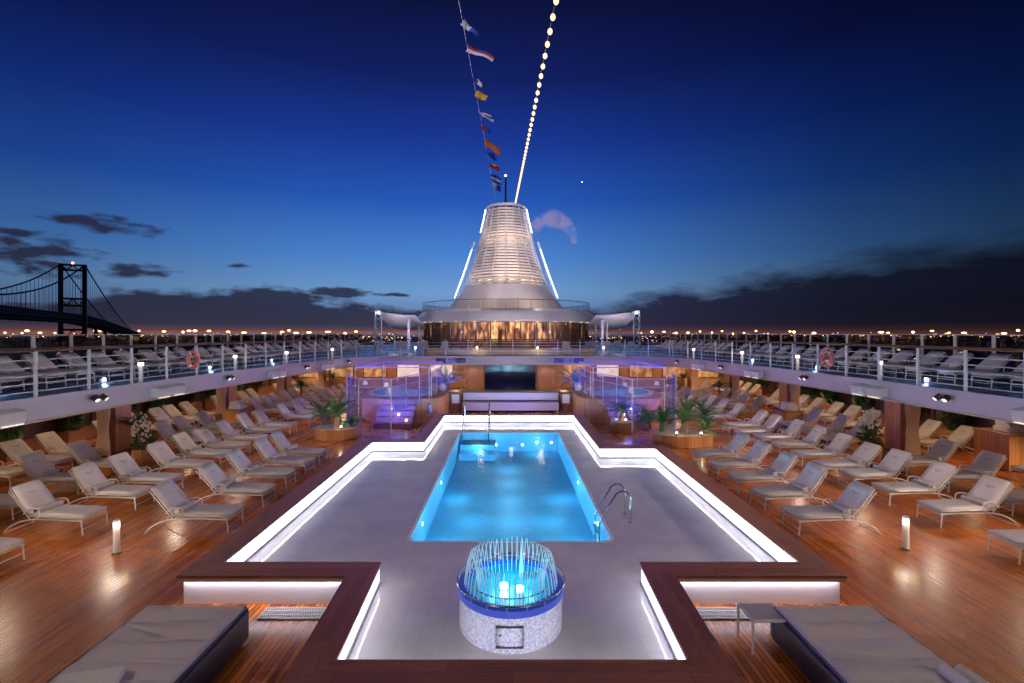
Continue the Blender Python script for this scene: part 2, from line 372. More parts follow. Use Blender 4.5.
# underwater lamps
for (x, y, z, e) in [(BX0,14.3,-.12,0),(BX1,14.3,-.12,0),(BX0,11.2,-.12,0),(BX1,11.2,-.12,0),(-.5,BY1,-.35,0),(.6,BY1,-.35,0),(1.2,BY1,-.25,0),(1.8,BY1,-.25,0)]:
    sx = .02 if abs(x-.05) > 2 else 0
    o = MB().ball((x+(.0 if x>0 else 0), y, z), .045, 12, 6, (.35,1,1) if sx else (1,.35,1)).build('pool_lamp', 'pool_lamp', pool, True)
CY = (.34,.82,1)
for x, y, z, e in [(BX0+.5,14.3,-.12,18),(BX1-.5,14.3,-.12,18),(BX0+.5,11.2,-.12,18),(BX1-.5,11.2,-.12,18),(.05,14.1,-.05,230),(.05,11.0,-.05,260),(.05,12.6,-.05,50),(.05,15.8,-.05,60),(-1,12.6,-.05,24),(1.1,12.6,-.05,24),(-.5,BY1-.5,-.2,12),(1.2,BY1-.5,-.2,14),(-1.2,18.9,-.08,16),(.05,17.4,-.1,50)]:
    light('POINT', 'pool_light', (x, y, z), e*6.5, CY, size=.10)
# pool ladder and handrails
ld = thing('pool_ladder', 'steel ladder with two arched handrails at the right pool edge', 'ladder', (2.3,10.85,ZF))
for yy in (10.6, 11.1):
    pts = [(2.69,yy,ZF),(2.69,yy,.62),(2.66,yy,.74),(2.58,yy,.82),(2.48,yy,.83),(2.38,yy,.78),(2.08,yy,.30),(2.0,yy,.1),(2.0,yy,-.9)]
    MB().tube(pts, .02).build('handrail', 'steel', ld, True)
    MB().lathe([(0,.012),(.05,.01),(.055,0)], (2.69,yy,ZF)).build('foot_plate', 'steel', ld, True)
for z in (-.1,-.35,-.6,-.85): MB().box((1.99,10.85,z),(.08,.5,.025)).build('rung', 'steel', ld)
for k, x in enumerate((-1.87, -.80)):
    h = thing('stair_handrail', ['left','right'][k]+' tall steel handrail over the far pool steps', 'handrail', (x,20.6,ZF), 'handrails at the far pool steps')
    MB().tube([(x,21.0,ZF),(x,21.0,1.1),(x,20.92,1.28),(x,20.8,1.36),(x,20.66,1.34),(x,20.55,1.2),(x,19.9,.3),(x,19.5,-.3)], .022).build('rail', 'steel', h, True)
    MB().lathe([(0,.012),(.05,.01),(.055,0)], (x,21.0,ZF)).build('foot_plate', 'steel', h, True)

# ---------------------------------------------------------------- fountain
FX, FY, FR = .04, 7.0, .74
ft = thing('fountain', 'round mosaic fountain with blue rim and ring of arching water jets', 'fountain', (FX,FY,ZF))
C3 = (FX,FY,0)
MB().lathe([(FR-.02,ZF),(FR,ZF),(FR,.60),(FR-.02,.605)], C3, 64).build('drum', 'mosaic', ft, True)
M['band'] = emis('blue_rim_glass', (.02,.05,.36,1), .42, base=(.01,.03,.3,1))
MB().lathe([(FR-.02,.602),(FR+.015,.606),(FR+.02,.615),(FR+.02,.70),(FR-.0,.715),(FR-.10,.715),(FR-.10,.66)], C3, 64).build('rim', 'band', ft, True)
M['bowl'] = noisy('turquoise_bowl', (.03,.42,.62,1), .25, var=.15)
MB().lathe([(0,.60),(.3,.60),(.6,.64),(FR-.10,.66)], C3, 64).build('bowl', 'bowl', ft, True)
ring = [(FX+(FR+.03)*math.cos(2*PI*k/72), FY+(FR+.03)*math.sin(2*PI*k/72), .765) for k in range(72)]
MB().tube(ring, .012, 6, True).build('guard_rail', 'steel', ft, True)
ring = [(FX+.60*math.cos(2*PI*k/72), FY+.60*math.sin(2*PI*k/72), .78) for k in range(72)]
MB().tube(ring, .009, 6, True).build('jet_pipe', 'steel', ft, True)
for k in range(18):
    a = 2*PI*k/18+.1; MB().tube([(FX+(FR+.02)*math.cos(a),FY+(FR+.02)*math.sin(a),.70),(FX+(FR+.03)*math.cos(a),FY+(FR+.03)*math.sin(a),.765)], .008, 6).build('rail_stud', 'steel', ft)
for dx, dy in ((-.10,.02),(.13,-.06),(-.10,-.22)):
    MB().lathe([(0,.668),(.05,.666),(.062,.655),(.062,.60)], (FX+dx,FY+dy,0), 20).build('fountain_lamp', 'fount_lamp', ft, True)
M['jet'] = None
def jetmat():
    m, nt, b = newmat('jet_water'); b.inputs['Base Color'].default_value = (.80,.95,1,1); b.inputs['Roughness'].default_value = .08
    b.inputs['Transmission Weight'].default_value = 0; b.inputs['IOR'].default_value = 1.2; return m
M['jet'] = jetmat()
for k in range(46):
    a = 2*PI*k/46+.03; jit = random.uniform(-.015,.02); pts = []
    tw = random.uniform(-.008,.008)
    for q in range(15):
        t = q/14; r = .67-.20*t; z = .70+ (1.10+jit-.70)*4*t*(1-t)*1.0 if t < .5 else .62+(1.10+jit-.62)*(1-(2*t-1)**2)
        pts.append((FX+r*math.cos(a+tw*t), FY+r*math.sin(a+tw*t), z))
    MB().tube(pts, .0075, 5, r2=.0055).build('water_jet', 'jet', ft, True)
MB().tube([(FX+.16,FY+.30,.62),(FX+.16,FY+.30,.95),(FX+.16,FY+.30,1.18)], .035, 8, r2=.004).build('bubble_jet', 'jet', ft, True)
m = MB()
for (x0,x1,z0,z1) in ((-.18,-.172,.23,.50),(.172,.18,.23,.50),(-.18,.18,.492,.50),(-.18,.18,.23,.238)):
    m.box((FX-.02+(x0+x1)/2, FY-FR-.004+ (0 if abs(x0)>.19 else 0), (z0+z1)/2), (x1-x0, .05, z1-z0))
m.build('access_hatch', 'dark_m', ft)
MB().ball((FX-.14,FY-FR-.0,.38), .014).build('hatch_latch', 'dark_m', ft, True)
for k in range(6):
    a = 2*PI*k/6+.5; light('POINT', 'fountain_light', (FX+.28*math.cos(a), FY+.28*math.sin(a), .78), 10, (.10,.72,1), size=.04)
light('POINT', 'violet_fill', (FX,FY+1.05,.60), 520, (.30,.09,1), size=.05)  # added violet fill, hidden behind the drum to tint the floor

# ---------------------------------------------------------------- teak deck
XL, XR = -17.2, 17.6
dk = fill('deck', [(XL,-4),(XR,-4),(XR,62),(XL,62)], [rrect(BX0-.02,BX1+.02,BY0-.02,BY1+.02,.18)], 0, 'teak', kind='structure')

# ---------------------------------------------------------------- upper deck slab
def spline(pts, per=6):
    out = []
    for i in range(len(pts)-1):
        p0 = Vector(pts[max(i-1,0)]); p1 = Vector(pts[i]); p2 = Vector(pts[i+1]); p3 = Vector(pts[min(i+2,len(pts)-1)])
        for k in range(per):
            t = k/per; out.append(tuple(.5*((2*p1)+(p2-p0)*t+(2*p0-5*p1+4*p2-p3)*t*t+(3*p1-p0-3*p2+p3)*t**3)))
    out.append(tuple(pts[-1])); return out
EL = spline([(-11.3,1.2),(-11.3,9),(-11.3,17),(-11.0,22),(-10.6,26),(-10.2,29),(-9.6,30.9),(-8.3,32),(-6,32.25),(-3,32.25),(0.2,32.25)])
ER = spline([(0.2,32.25),(3,32.25),(6.4,32.25),(8.9,32),(10.2,30.9),(10.8,29),(11.2,26),(11.7,22),(12.0,17),(12.0,9),(12.0,1.2)])
edge = EL+ER[1:]
fill('upper_deck', [(XL,-4),(XR,-4),(XR,75),(XL,75)], [edge], ZU, 'blue_deck', kind='structure')
fill('ceiling', [(XL,-4),(XR,-4),(XR,62),(XL,62)], [edge], ZC, 'ceil', kind='structure', flip=True)
def strip(name, path, z0, z1, th, mat, kind=None, parent=None):
    """wall of thickness th following an open path, thickness to the right side"""
    o = []
    for i, p in enumerate(path):
        a = Vector(path[max(i-1,0)]); c = Vector(path[min(i+1,len(path)-1)]); t = (c-a).normalized(); o.append((p[0]+t.y*th, p[1]-t.x*th))
    n = len(path); vs = [(x,y,z) for z in (z0,z1) for x,y in path]+[(x,y,z) for z in (z0,z1) for x,y in o]
    fs = []
    for i in range(n-1):
        fs += [(i,i+1,n+i+1,n+i),(2*n+i,3*n+i,3*n+i+1,2*n+i+1),(n+i,n+i+1,3*n+i+1,3*n+i),(i,2*n+i,2*n+i+1,i+1)]
    fs += [(0,n,3*n,2*n),(n-1,3*n-1,4*n-1,2*n-1)]
    ob = MB().add(vs, fs).build(name, mat, parent, smooth=True)
    if kind: ob['kind'] = kind
    return ob
strip('deck_edge', edge, ZC-.02, ZU+.04, .05, 'fasciaP', 'structure')
strip('edge_lip', edge, ZC-.07, ZC-.021, .09, 'fascia_w', 'structure')
bandC = [(-5.6,34.3),(-4.6,33.5),(-3,33.15),(0.2,33.05),(3.4,33.15),(5,33.5),(6.0,34.3)]
strip('low_wall', spline(bandC), ZU+.002, ZU+.46, .15, 'cream_wall', 'structure')

# railings of the inner edge: three things (left, middle, right)
def resample(path, step):
    out = [Vector(path[0])]; need = step
    for i in range(len(path)-1):
        a = Vector(path[i]); c = Vector(path[i+1]); L = (c-a).length; pos = 0
        while L-pos >= need:
            pos += need; out.append(a+(c-a)*(pos/L)); need = step
        need -= (L-pos)
    return out
def railing(path, label, rz0, step=1.5, name='deck_railing'):
    loc = (path[0][0], path[0][1], ZU)
    t = thing(name, label, 'railing', loc, 'white railings round the upper deck opening')
    po = []
    for i, p in enumerate(path):
        a = Vector(path[max(i-1,0)]); c = Vector(path[min(i+1,len(path)-1)]); tt = (c-a).normalized(); po.append(Vector((p[0]-tt.y*.12*rz0, p[1]+tt.x*.12*rz0)))
    proto = None
    for q in resample(po, step):
        if proto is None:
            m = MB(); m.box((0,0,.56),(.045,.07,1.12)); m.box((0,0,.012),(.12,.14,.024)); proto = m.build('post', 'white_m', t, local=True); o = proto
        else:
            o = proto.copy(); COL.objects.link(o); o.parent = t
        o.location = (q.x-loc[0], q.y-loc[1], 0)
    for z in (.16,.35,.54,.73,.92):
        MB().tube([(p.x,p.y,ZU+z) for p in po], .014, 5).build('rail_bar', 'white_m', t)
    MB().tube([(p.x,p.y,ZU+1.145) for p in po], .035, 6).build('handrail', 'handrail', t, True)
    return t
kL = next(i for i,p in enumerate(EL) if p[0] > -9.7)
railing(EL[:kL+1], 'white five-bar railing along the left edge of the upper deck', 1)
kR = next(i for i,p in enumerate(ER) if p[0] > 10.3)
railing(EL[kL:]+ER[1:kR+1], 'white five-bar railing across the far end above the stage', 1)
railing(ER[kR:], 'white five-bar railing along the right edge of the upper deck', 1)
# outer windbreaks
for s, X in ((-1, -17.0), (1, 17.4)):
    w = thing('windbreak', 'white framed glass windbreak along the %s side of the ship' % ('left' if s < 0 else 'right'), 'windbreak', (X,10,ZU), 'outer windbreaks')
    pp = gp = None
    for k in range(34):
        y = 5+1.5*k+.3
        if pp is None:
            pp = MB().box((0,0,.74),(.06,.14,1.48)).build('post', 'white_m', w, local=True); o = pp
            gp = MB().box((0,.75,.72),(.012,1.34,1.38)).build('glass_panel', 'wind', w, local=True); g = gp
        else:
            o = pp.copy(); COL.objects.link(o); o.parent = w; g = gp.copy(); COL.objects.link(g); g.parent = w
        o.location = (0, y-10, 0); g.location = (0, y-10, 0)
    MB().box((X,30,ZU+1.5),(.09,51,.04)).build('top_rail', 'white_m', w)
    MB().box((X+.09*(-s),30,ZU+1.02),(.05,51,.04)).build('handrail', 'handrail', w)

# ---------------------------------------------------------------- sun lounger
def softslab(L, W, T, r=.03, nx=8, ny=4):
    """cushion lying on z=0, length along +x"""
    bm = bmesh.new(); bmesh.ops.create_cube(bm, size=1)
    for v in bm.verts: v.co = Vector(((v.co.x+.5)*L, v.co.y*W, (v.co.z+.5)*T))
    bmesh.ops.subdivide_edges(bm, edges=bm.edges[:], cuts=3, use_grid_fill=True)
    for v in bm.verts:
        x, y, z = v.co; fx = abs(x/L-.5)*2; fy = abs(y/(W/2))
        k = 1-.25*max(fx**8, fy**8)
        v.co.z = T/2+(z-T/2)*k
        if fx > .9 and fy > .9: v.co.x = L/2+(x-L/2)*(1-.02); v.co.y *= .95
    bmesh.ops.bevel(bm, geom=[e for e in bm.edges if e.calc_face_angle(0) > .9], offset=r*.6, segments=2, affect='EDGES')
    return bm
def bm_obj(bm, name, mat, parent, xf=None, smooth=True):
    if xf is not None: bmesh.ops.transform(bm, matrix=xf, verts=bm.verts)
    me = bpy.data.meshes.new(name); bm.to_mesh(me); bm.free()
    if smooth: me.polygons.foreach_set('use_smooth', [True]*len(me.polygons))
    me.materials.append(M[mat]); o = bpy.data.objects.new(name, me); COL.objects.link(o); o.parent = parent; return o
def make_lounger(mat, emb=True, ang=50, Lb=.78):
    t = thing('sun_lounger', 'x', 'sun lounger', (0,0,-50))
    W = .60
    for s in (-1, 1):
        y = s*W/2
        rail = [(.02,y,.30),(.5,y,.325),(1.0,y,.33),(1.3,y,.30),(1.5,y,.24),(1.68,y,.14),(1.80,y,.012)]
        MB().tube(spline3(rail), .014, 6).build('frame_rail', 'white_m', t, True, local=True)
        MB().tube([(.05,y,.31),(.02,y,.012)], .015, 6).build('leg', 'white_m', t, True, local=True)
        arm = [(1.02,y*1.05,.34),(.96,y*1.07,.47),(1.0,y*1.07,.55),(1.12,y*1.07,.57),(1.26,y*1.05,.53),(1.34,y*1.02,.44)]
        MB().tube(spline3(arm), .011, 6).build('armrest', 'white_m', t, True, local=True)
        c, sn = math.cos(R(ang)), math.sin(R(ang))
        MB().tube([(1.22,y*.95,.33),(1.22+c*Lb*.97,y*.95,.33+sn*Lb*.97)], .012, 6).build('back_rail', 'white_m', t, local=True)
    for x, z, r in ((.02,.30,.013),(.025,.14,.010),(1.78,.03,.011)): MB().tube([(x,-W/2,z),(x,W/2,z)], r, 6).build('crossbar', 'white_m', t, local=True)
    MB().box((.62,0,.318),(1.14,W-.02,.012)).build('sling', 'white_m', t, local=True)
    bm_obj(softslab(1.27, W+.04, .095), 'seat_cushion', mat, t, Matrix.Translation((-.02,0,.335)) @ Matrix.Rotation(R(-1), 4, 'Y'))
    bc = bm_obj(softslab(Lb, W+.04, .09), 'back_cushion', mat, t, Matrix.Translation((1.20,0,.365)) @ Matrix.Rotation(R(-ang), 4, 'Y'))
    if emb:
        m = MB(); rot = Matrix.Rotation(R(-ang), 3, 'Y'); base = Vector((1.20,0,.365))
        pts = []
        for k in range(25):
            q = k/24; yy = (.5-q)*.20; xx = Lb*.66+.013*math.sin(q*21)+.006*math.sin(q*9+1)
            pts.append(base+rot @ Vector((xx,yy,.0925)))
        m.tube(pts, .0042, 4); m.tube([base+rot @ Vector((Lb*.61,-.05,.0925)), base+rot @ Vector((Lb*.61,.05,.0925))], .003, 4)
        e = m.build('embroidery', 'embro', t, local=True); e.parent = bc
    return t
def spline3(pts, per=4):
    out = []
    for i in range(len(pts)-1):
        p0 = Vector(pts[max(i-1,0)]); p1 = Vector(pts[i]); p2 = Vector(pts[i+1]); p3 = Vector(pts[min(i+2,len(pts)-1)])
        for k in range(per):
            t = k/per; out.append(.5*((2*p1)+(p2-p0)*t+(2*p0-5*p1+4*p2-p3)*t*t+(3*p1-p0-3*p2+p3)*t**3))
    out.append(Vector(pts[-1])); return out
protoA = make_lounger('cushion'); protoB = make_lounger('cushion', True, 46.5); protoC = make_lounger('cushion', True, 53.5); protoD = make_lounger('cushionC', True, 46); protoU = make_lounger('cushion', False, 40, .78)
def make_towel():
    m = MB(); 
    for s in (0, 1):
        m.tube([(0,-.27+s*.005,.0),(0.006,-.1,.004),(0,.1,0),(0,.27,0)], .052-.012*s, 10)
    sp = []
    for k in range(40):
        a = k*.42; r = .012+.0011*k*.95; sp.append((r*math.cos(a), -.272, r*math.sin(a)))
    m.tube(sp, .003, 4)
    return m.build('rolled_towel', 'towel', None, True)
towel0 = make_towel(); tag(towel0, 'x', 'towel')
used = set()
def place(proto, x, y, side, label, group, z=0, rz=0, towel=None, sc_=None):
    """side -1: head points to -x (left of the pool)"""
    base = PI if side < 0 else 0
    loc = (x, y, z)
    if id(proto) not in used:
        used.add(id(proto)); o = proto; o.location = loc; o.rotation_euler.z = base+rz; o['label'] = label; o['group'] = group
    else: o = dup(proto, loc, base+rz, label, group)
    if towel:
        d = Matrix.Rotation(base+rz, 4, 'Z') @ Vector((1.11,random.uniform(-.03,.03),.49))
        if 'tw' not in used: used.add('tw'); q = towel0
        else: q = towel0.copy(); COL.objects.link(q)
        q.location = Vector(loc)+d; q.rotation_euler.z = base+rz+random.uniform(-.12,.12)
        q['label'] = towel; q['group'] = 'rolled towels on the loungers'
    return o
rows = {
 ('left','A'): [(-5.97,10.65),(-5.99,12.2),(-6.1,13.65),(-6.05,14.85),(-6.1,16.05)],
 ('right','A'): [(6.14,10.55),(6.13,11.93),(6.13,13.25),(6.14,14.55),(6.12,15.8)],
 ('left','B'): [(-9.15,8.85),(-8.98,10.55),(-8.98,12.0),(-9.0,13.1),(-9.0,14.5),(-9.2,15.85),(-9.2,17.0),(-9.2,18.3),(-9.3,19.65),(-9.2,20.8),(-9.15,22.7),(-9.05,24.0),(-9.1,25.1),(-9.4,26.9),(-9.3,28.1),(-9.3,29.3),(-9.35,30.4),(-9.3,31.5)],
 ('right','B'): [(9.45,9.25),(9.5,10.95),(9.45,12.3),(9.42,13.5),(9.3,14.5),(9.4,15.8),(9.45,17.15),(9.45,18.3),(9.2,19.4),(9.35,20.8),(9.35,22.9),(9.3,24.2),(9.3,25.5),(9.25,26.7),(9.25,27.9),(9.3,29.1),(9.3,30.2),(9.3,31.3)],
 ('left','C'): [(-11.35,11.4),(-11.4,13.15),(-11.45,14.65),(-11.4,18.1),(-11.5,19.25),(-11.4,20.45),(-11.45,24.7),(-11.4,25.8),(-11.5,26.9),(-11.4,28.0),(-11.5,29.2),(-11.5,30.8),(-11.5,31.9),(-11.5,33)],
 ('right','C'): [(11.75,11.6),(11.8,13.3),(11.95,14.85),(11.85,18.3),(11.9,19.5),(12.0,21.1),(11.85,25.6),(11.75,26.9),(11.9,28.2),(11.8,29.4),(11.9,31.6),(11.9,32.8)],
 ('left','D'): [(-13.75,12.5),(-13.75,13.7),(-13.75,15.0),(-13.8,16.1),(-14.05,18.5),(-14.2,20.2),(-14.1,21.5),(-14.1,22.4),(-14.05,23.5),(-14.05,25.9),(-13.8,27.9),(-13.8,28.9),(-13.8,32.1),(-13.8,33.3),(-13.8,34.5)],
 ('right','D'): [(14.75,13.9),(14.75,17.3),(14.6,18.5),(14.3,21.0),(14.3,22.2),(14.3,23.3),(14.4,24.8),(14.4,26.0),(14.6,27.7),(14.6,28.8),(14.6,31.4),(14.6,32.6),(14.6,33.8),(14.6,35)],
}
desc = {'A': 'row nearest the pool', 'B': 'long middle row', 'C': 'row under the upper deck edge', 'D': 'row against the outer wall'}
look = {'A': 'white cushioned', 'B': 'white cushioned', 'C': 'white cushioned', 'D': 'cream cushioned'}
for (side, r), lst in rows.items():
    s = -1 if side == 'left' else 1
    for i, (x, y) in enumerate(lst):
        jr = random.uniform(-.06,.06)
        lab = '%s lounger, %s from the camera in the %s %s' % (look[r], ORD[i], side, desc[r])
        tw = 'rolled towel on the %s lounger of the %s %s' % (ORD[i], side, desc[r]) if (r in 'AB' or (r == 'C')) and y < 24 else None
        place(protoD if r == 'D' else [protoA,protoB,protoA,protoC,protoA,protoA][(i*7+len(r)+ord(r)+(s>0)*2)%6], x, y, s, lab, 'loungers in the %s %s' % (side, desc[r]), rz=jr+(.03*s if r == 'A' else 0), towel=tw)
for side, s, X in (('left',-1,-13.0),('right',1,13.5)):
    k = 0; y = 9.4
    while y < 47:
        if not (31.2 < y < 33.0):
            place(protoU, X+random.uniform(-.08,.08), y, s, 'pale lounger, %s from the camera on the %s upper deck' % (ORD[k], side), 'loungers on the %s upper deck' % side, z=ZU+.001, rz=random.uniform(-.03,.03))
            k += 1
        y += 1.12 if y < 31 else 1.2

# ---------------------------------------------------------------- foreground daybeds, table, pillows, bollards
def wrinkled(x0, x1, y0, y1, z0, z1, seed, name, mat, parent, nx=30, ny=110):
    vs = []; fs = []
    r = .05
    def grid(i, j):
        u = i/nx; v = j/ny; x = x0+(x1-x0)*u; y = y0+(y1-y0)*v
        ex = min(u, 1-u)*(x1-x0); ey = min(v, 1-v)*(y1-y0); e = min(ex, ey)
        drop = 0 if e > r else r-math.sqrt(max(0, r*r-(r-e)**2))
        w = noise.noise(Vector((x*.9+seed, y*3.2, seed)))*.034+max(0,1-abs(noise.noise(Vector((x*.35+seed*2, y*2.6+x*.35, 3.1))))*9)*-.028+noise.noise(Vector((x*6,y*9,seed)))*.003
        w += .038*(abs(math.sin(PI*(y-y0)/.37+.5*noise.noise(Vector((x*1.1,seed,0)))))**.45-.8)
        return (x, y, z1-drop+w*min(1, e/.12))
    for j in range(ny+1):
        for i in range(nx+1): vs.append(grid(i,j))
    for j in range(ny):
        for i in range(nx): a = j*(nx+1)+i; fs.append((a,a+1,a+nx+2,a+nx+1))
    loop = [i for i in range(nx+1)]+[(j*(nx+1)+nx) for j in range(1,ny+1)]+[ny*(nx+1)+i for i in range(nx-1,-1,-1)]+[j*(nx+1) for j in range(ny-1,0,-1)]
    base = len(vs); L = len(loop)
    for q in loop: vs.append((vs[q][0], vs[q][1], z0))
    for q in range(L): fs.append((loop[q], base+q, base+(q+1)%L, loop[(q+1)%L]))
    return MB().add(vs, fs).build(name, mat, parent, True)
for s, x0, x1, lab in ((-1,-5.05,-3.66,'grey mattress daybed with navy base left of the fountain'),(1,3.72,5.10,'grey mattress daybed with navy base beside the small table')):
    d = thing('daybed', lab, 'daybed', ((x0+x1)/2, 5.7, 0), 'two daybeds in the foreground')
    wrinkled(x0, x1, 4.55, 6.78, .44, .50, 3 if s < 0 else 8, 'mattress', 'grey_mat', d)
    MB().prism(rrect(x0-.06, x1+.06, 4.5, 6.84, .16), .06, .438).build('base', 'navy', d, True, bevel=.03)
    MB().prism(rrect(x0+.05, x1-.05, 4.6, 6.72, .1), .0, .06).build('plinth', 'dark_m', d)
    pts = [(x,y,.463) for x,y in rrect(x0-.004, x1+.004, 4.546, 6.784, .05)]
    MB().tube(pts, .008, 6, True).build('piping', 'navy', d, True)
p = MB(); p.box((0,0,0),(.62,.42,.09)); o = p.build('pillow', 'towel', None, True, bevel=.04); o.location = (-4.45,5.05,.57); o.rotation_euler = (R(14),0,R(12)); tag(o, 'white pillow on the left daybed at the bottom edge of the picture', 'pillow')
for k, (x, y) in enumerate(((4.86,5.22),(5.02,5.20))):
    q = towel0.copy(); q.data = towel0.data; COL.objects.link(q); q.location = (x,y-.05,.56); q.scale = (1.3,.8,1.3); q.rotation_euler = (0,0,R(4)); tag(q, ['inner','outer'][k]+' white rolled towel of the pair on the right daybed', 'towel', 'rolled towels on the right daybed')
tb = thing('side_table', 'small white metal side table beside the right daybed', 'table', (3.5,6.68,0))
MB().box((3.515,6.68,.44),(.50,.44,.03)).build('tabletop', 'white_m', tb, bevel=.008)
M['tabtop'] = noisy('table_insert', (.38,.36,.38,1), .35)
MB().box((3.515,6.68,.457),(.42,.36,.006)).build('top_insert', 'tabtop', tb)
for dx in (-.235,.235):
    for dy in (-.205,.205): MB().tube([(3.515+dx,6.68+dy,.43),(3.515+dx*1.02,6.68+dy,.0)], .018, 6).build('leg', 'white_m', tb)
for k, (x, y) in enumerate(((-7.65,9.45),(7.92,9.63))):
    t = thing('bollard_light', '%s of the two knee-high white bollard lamps on the teak deck' % ('left','right')[k], 'bollard lamp', (x,y,0), 'bollard lamps on the teak deck')
    MB().lathe([(.0,.50),(.052,.50),(.058,.49),(.058,.02),(.0,.02)], (x,y,0), 20).build('post', 'white_m', t, True)
    MB().lathe([(.085,0),(.085,.018),(.06,.022)], (x,y,0), 20).build('foot', 'dark_m', t, True)
    MB().lathe([(.048,.50),(.05,.51),(.05,.60),(.048,.61)], (x,y,0), 20).build('lamp', 'lamp_c', t, True)
    MB().lathe([(0,.665),(.045,.655),(.060,.62),(.060,.608),(0,.608)], (x,y,0), 20).build('cap', 'white_m', t, True)
    for a in range(4):
        an = PI/4+a*PI/2; light('POINT', 'bollard_glow', (x+.13*math.cos(an), y+.13*math.sin(an), .555), 20, (1,.68,.38), size=.03)

# ---------------------------------------------------------------- under-deck: walls, pillars, curtains, downlights, floods
M['hull'] = noisy('dark_inner_wall', (.05,.045,.04,1), .3, var=.3, scale=1.5)
for s, X in ((-1,XL),(1,XR)):
    w = thing('side_wall', 'dark glazed %s side wall behind the outer loungers' % ('left' if s<0 else 'right'), 'wall', (X,20,0))
    MB().box((X+s*.06,29,.25),(.12,66,.5)).build('sill_wall', 'wood_dk', w)
    MB().box((X+s*.06,29,1.372),(.05,66,1.74)).build('window_glass', 'hull', w)
    for k in range(22): MB().box((X,-1+3*k,1.372),(.12,.10,1.736)).build('mullion', 'wood_dk', w)
def wavy(w, h, amp, n, pinch):
    vs = []; fs = []; cols = n*4; rows_ = 10
    for j in range(rows_+1):
        z = h*j/rows_; pz = 1-pinch*math.exp(-((j/rows_-.42)/.22)**2)
        for i in range(cols+1):
            x = (i/cols-.5)*w*pz; vs.append((x, amp*math.sin(i/4*2*PI)*pz+.0, z))
    for j in range(rows_):
        for i in range(cols): a = j*(cols+1)+i; fs.append((a,a+1,a+cols+2,a+cols+1))
    return vs, fs
def make_curtain():
    vs, fs = wavy(.60, ZC-.12, .04, 6, .28); n = len(vs)
    vs2 = [(x,y+.012,z) for x,y,z in vs]
    return MB().add(vs, fs).add(vs2, fs).build('curtain', 'curtain', None, True)
cur0 = make_curtain(); first = True
pilY = [10.3,17.1,24.0,30.2,36.6]
for s, X in ((-1,-14.1),(1,14.1)):
    sd = 'left' if s<0 else 'right'
    for k, y in enumerate(pilY):
        t = thing('pillar', 'wood panelled square pillar, %s from the camera on the %s side' % (ORD[k], sd), 'pillar', (X,y,0), 'wood panelled pillars under the upper deck')
        MB().box((X,y+.25,1.12),(.62,.72,2.23)).build('shaft', 'wood_v', t, bevel=.012)
        MB().box((X,y+.25,.06),(.68,.78,.12)).build('plinth', 'wood_dk', t)
        c = cur0 if first else cur0.copy()
        if not first: COL.objects.link(c)
        first = False
        c.location = (X-s*.05, y-.32, .05); c.rotation_euler.z = R(8)*s
        tag(c, 'cream curtain tied beside the %s pillar on the %s side' % (ORD[k], sd), 'curtain', 'curtains beside the pillars')
WARM = (1,.70,.40)
dl0 = None
for s, X in ((-1,-15.0),(1,15.5)):
    sd = 'left' if s<0 else 'right'
    for k in range(9):
        y = 9.5+3.3*k
        lab = 'round ceiling downlight, %s from the camera under the %s upper deck' % (ORD[k], sd)
        t = thing('downlight', lab, 'ceiling light', (X,y,ZC), 'warm downlights under the upper deck')
        MB().lathe([(.10,-.002),(.10,-.02),(.075,-.025),(.075,-.012)], (X,y,ZC), 20).build('trim_ring', 'white_m', t, True)
        MB().lathe([(0,-.013),(.074,-.013)], (X,y,ZC), 20).build('diffuser', 'lamp_w', t)
        light('SPOT', 'downlight_lamp', (X,y,ZC-.05), 1500, WARM, (X-s*.5,y,0), size=.08, ang=150, blend=1)
# fascia floodlights
def flood(x, y, z, s, lab, big=False, e=120, col=(1,.80,.66)):
    t = thing('floodlight', lab, 'floodlight', (x,y,z), 'floodlights along the upper deck edge')
    if big:
        for dy in (-.36,.36):
            MB().box((x-s*.16,y+dy,z),(.30,.60,.30), Matrix.Rotation(R(-14*s),3,'Y')).build('lamp_box', 'white_m', t, bevel=.02)
            MB().box((x-s*.20,y+dy,z-.157),(.20,.48,.01), Matrix.Rotation(R(-14*s),3,'Y')).build('lens', 'lamp_dim', t)
        MB().box((x,y,z+.02),(.10,.25,.16)).build('bracket', 'white_m', t)
    else:
        MB().tube([(x,y,z+.05),(x-s*.12,y,z+.03)], .02, 6).build('bracket', 'dark_m', t)
        for dy in (-.11,.11):
            MB().tube([(x-s*.12,y+dy,z+.06),(x-s*.24,y+dy*1.3,z-.04)], .075, 12).build('housing', 'dark_m', t, True)
            MB().tube([(x-s*.238,y+dy*1.3,z-.038),(x-s*.25,y+dy*1.32,z-.05)], .06, 12).build('lens', 'lamp_dim', t, True)
    light('SPOT', 'flood_lamp', (x-s*.38,y,z-.12), e, col, (x-s*3.6,y,0), size=.12, ang=118, blend=.8)
    return t
def ex(side, y):
    L = EL if side < 0 else ER
    for i in range(len(L)-1):
        a, c = L[i], L[i+1]
        if min(a[1],c[1]) <= y <= max(a[1],c[1]) and a[1] != c[1] and abs(a[0]) > 6: return a[0]+(c[0]-a[0])*(y-a[1])/(c[1]-a[1])
    return -10.4*(-side)
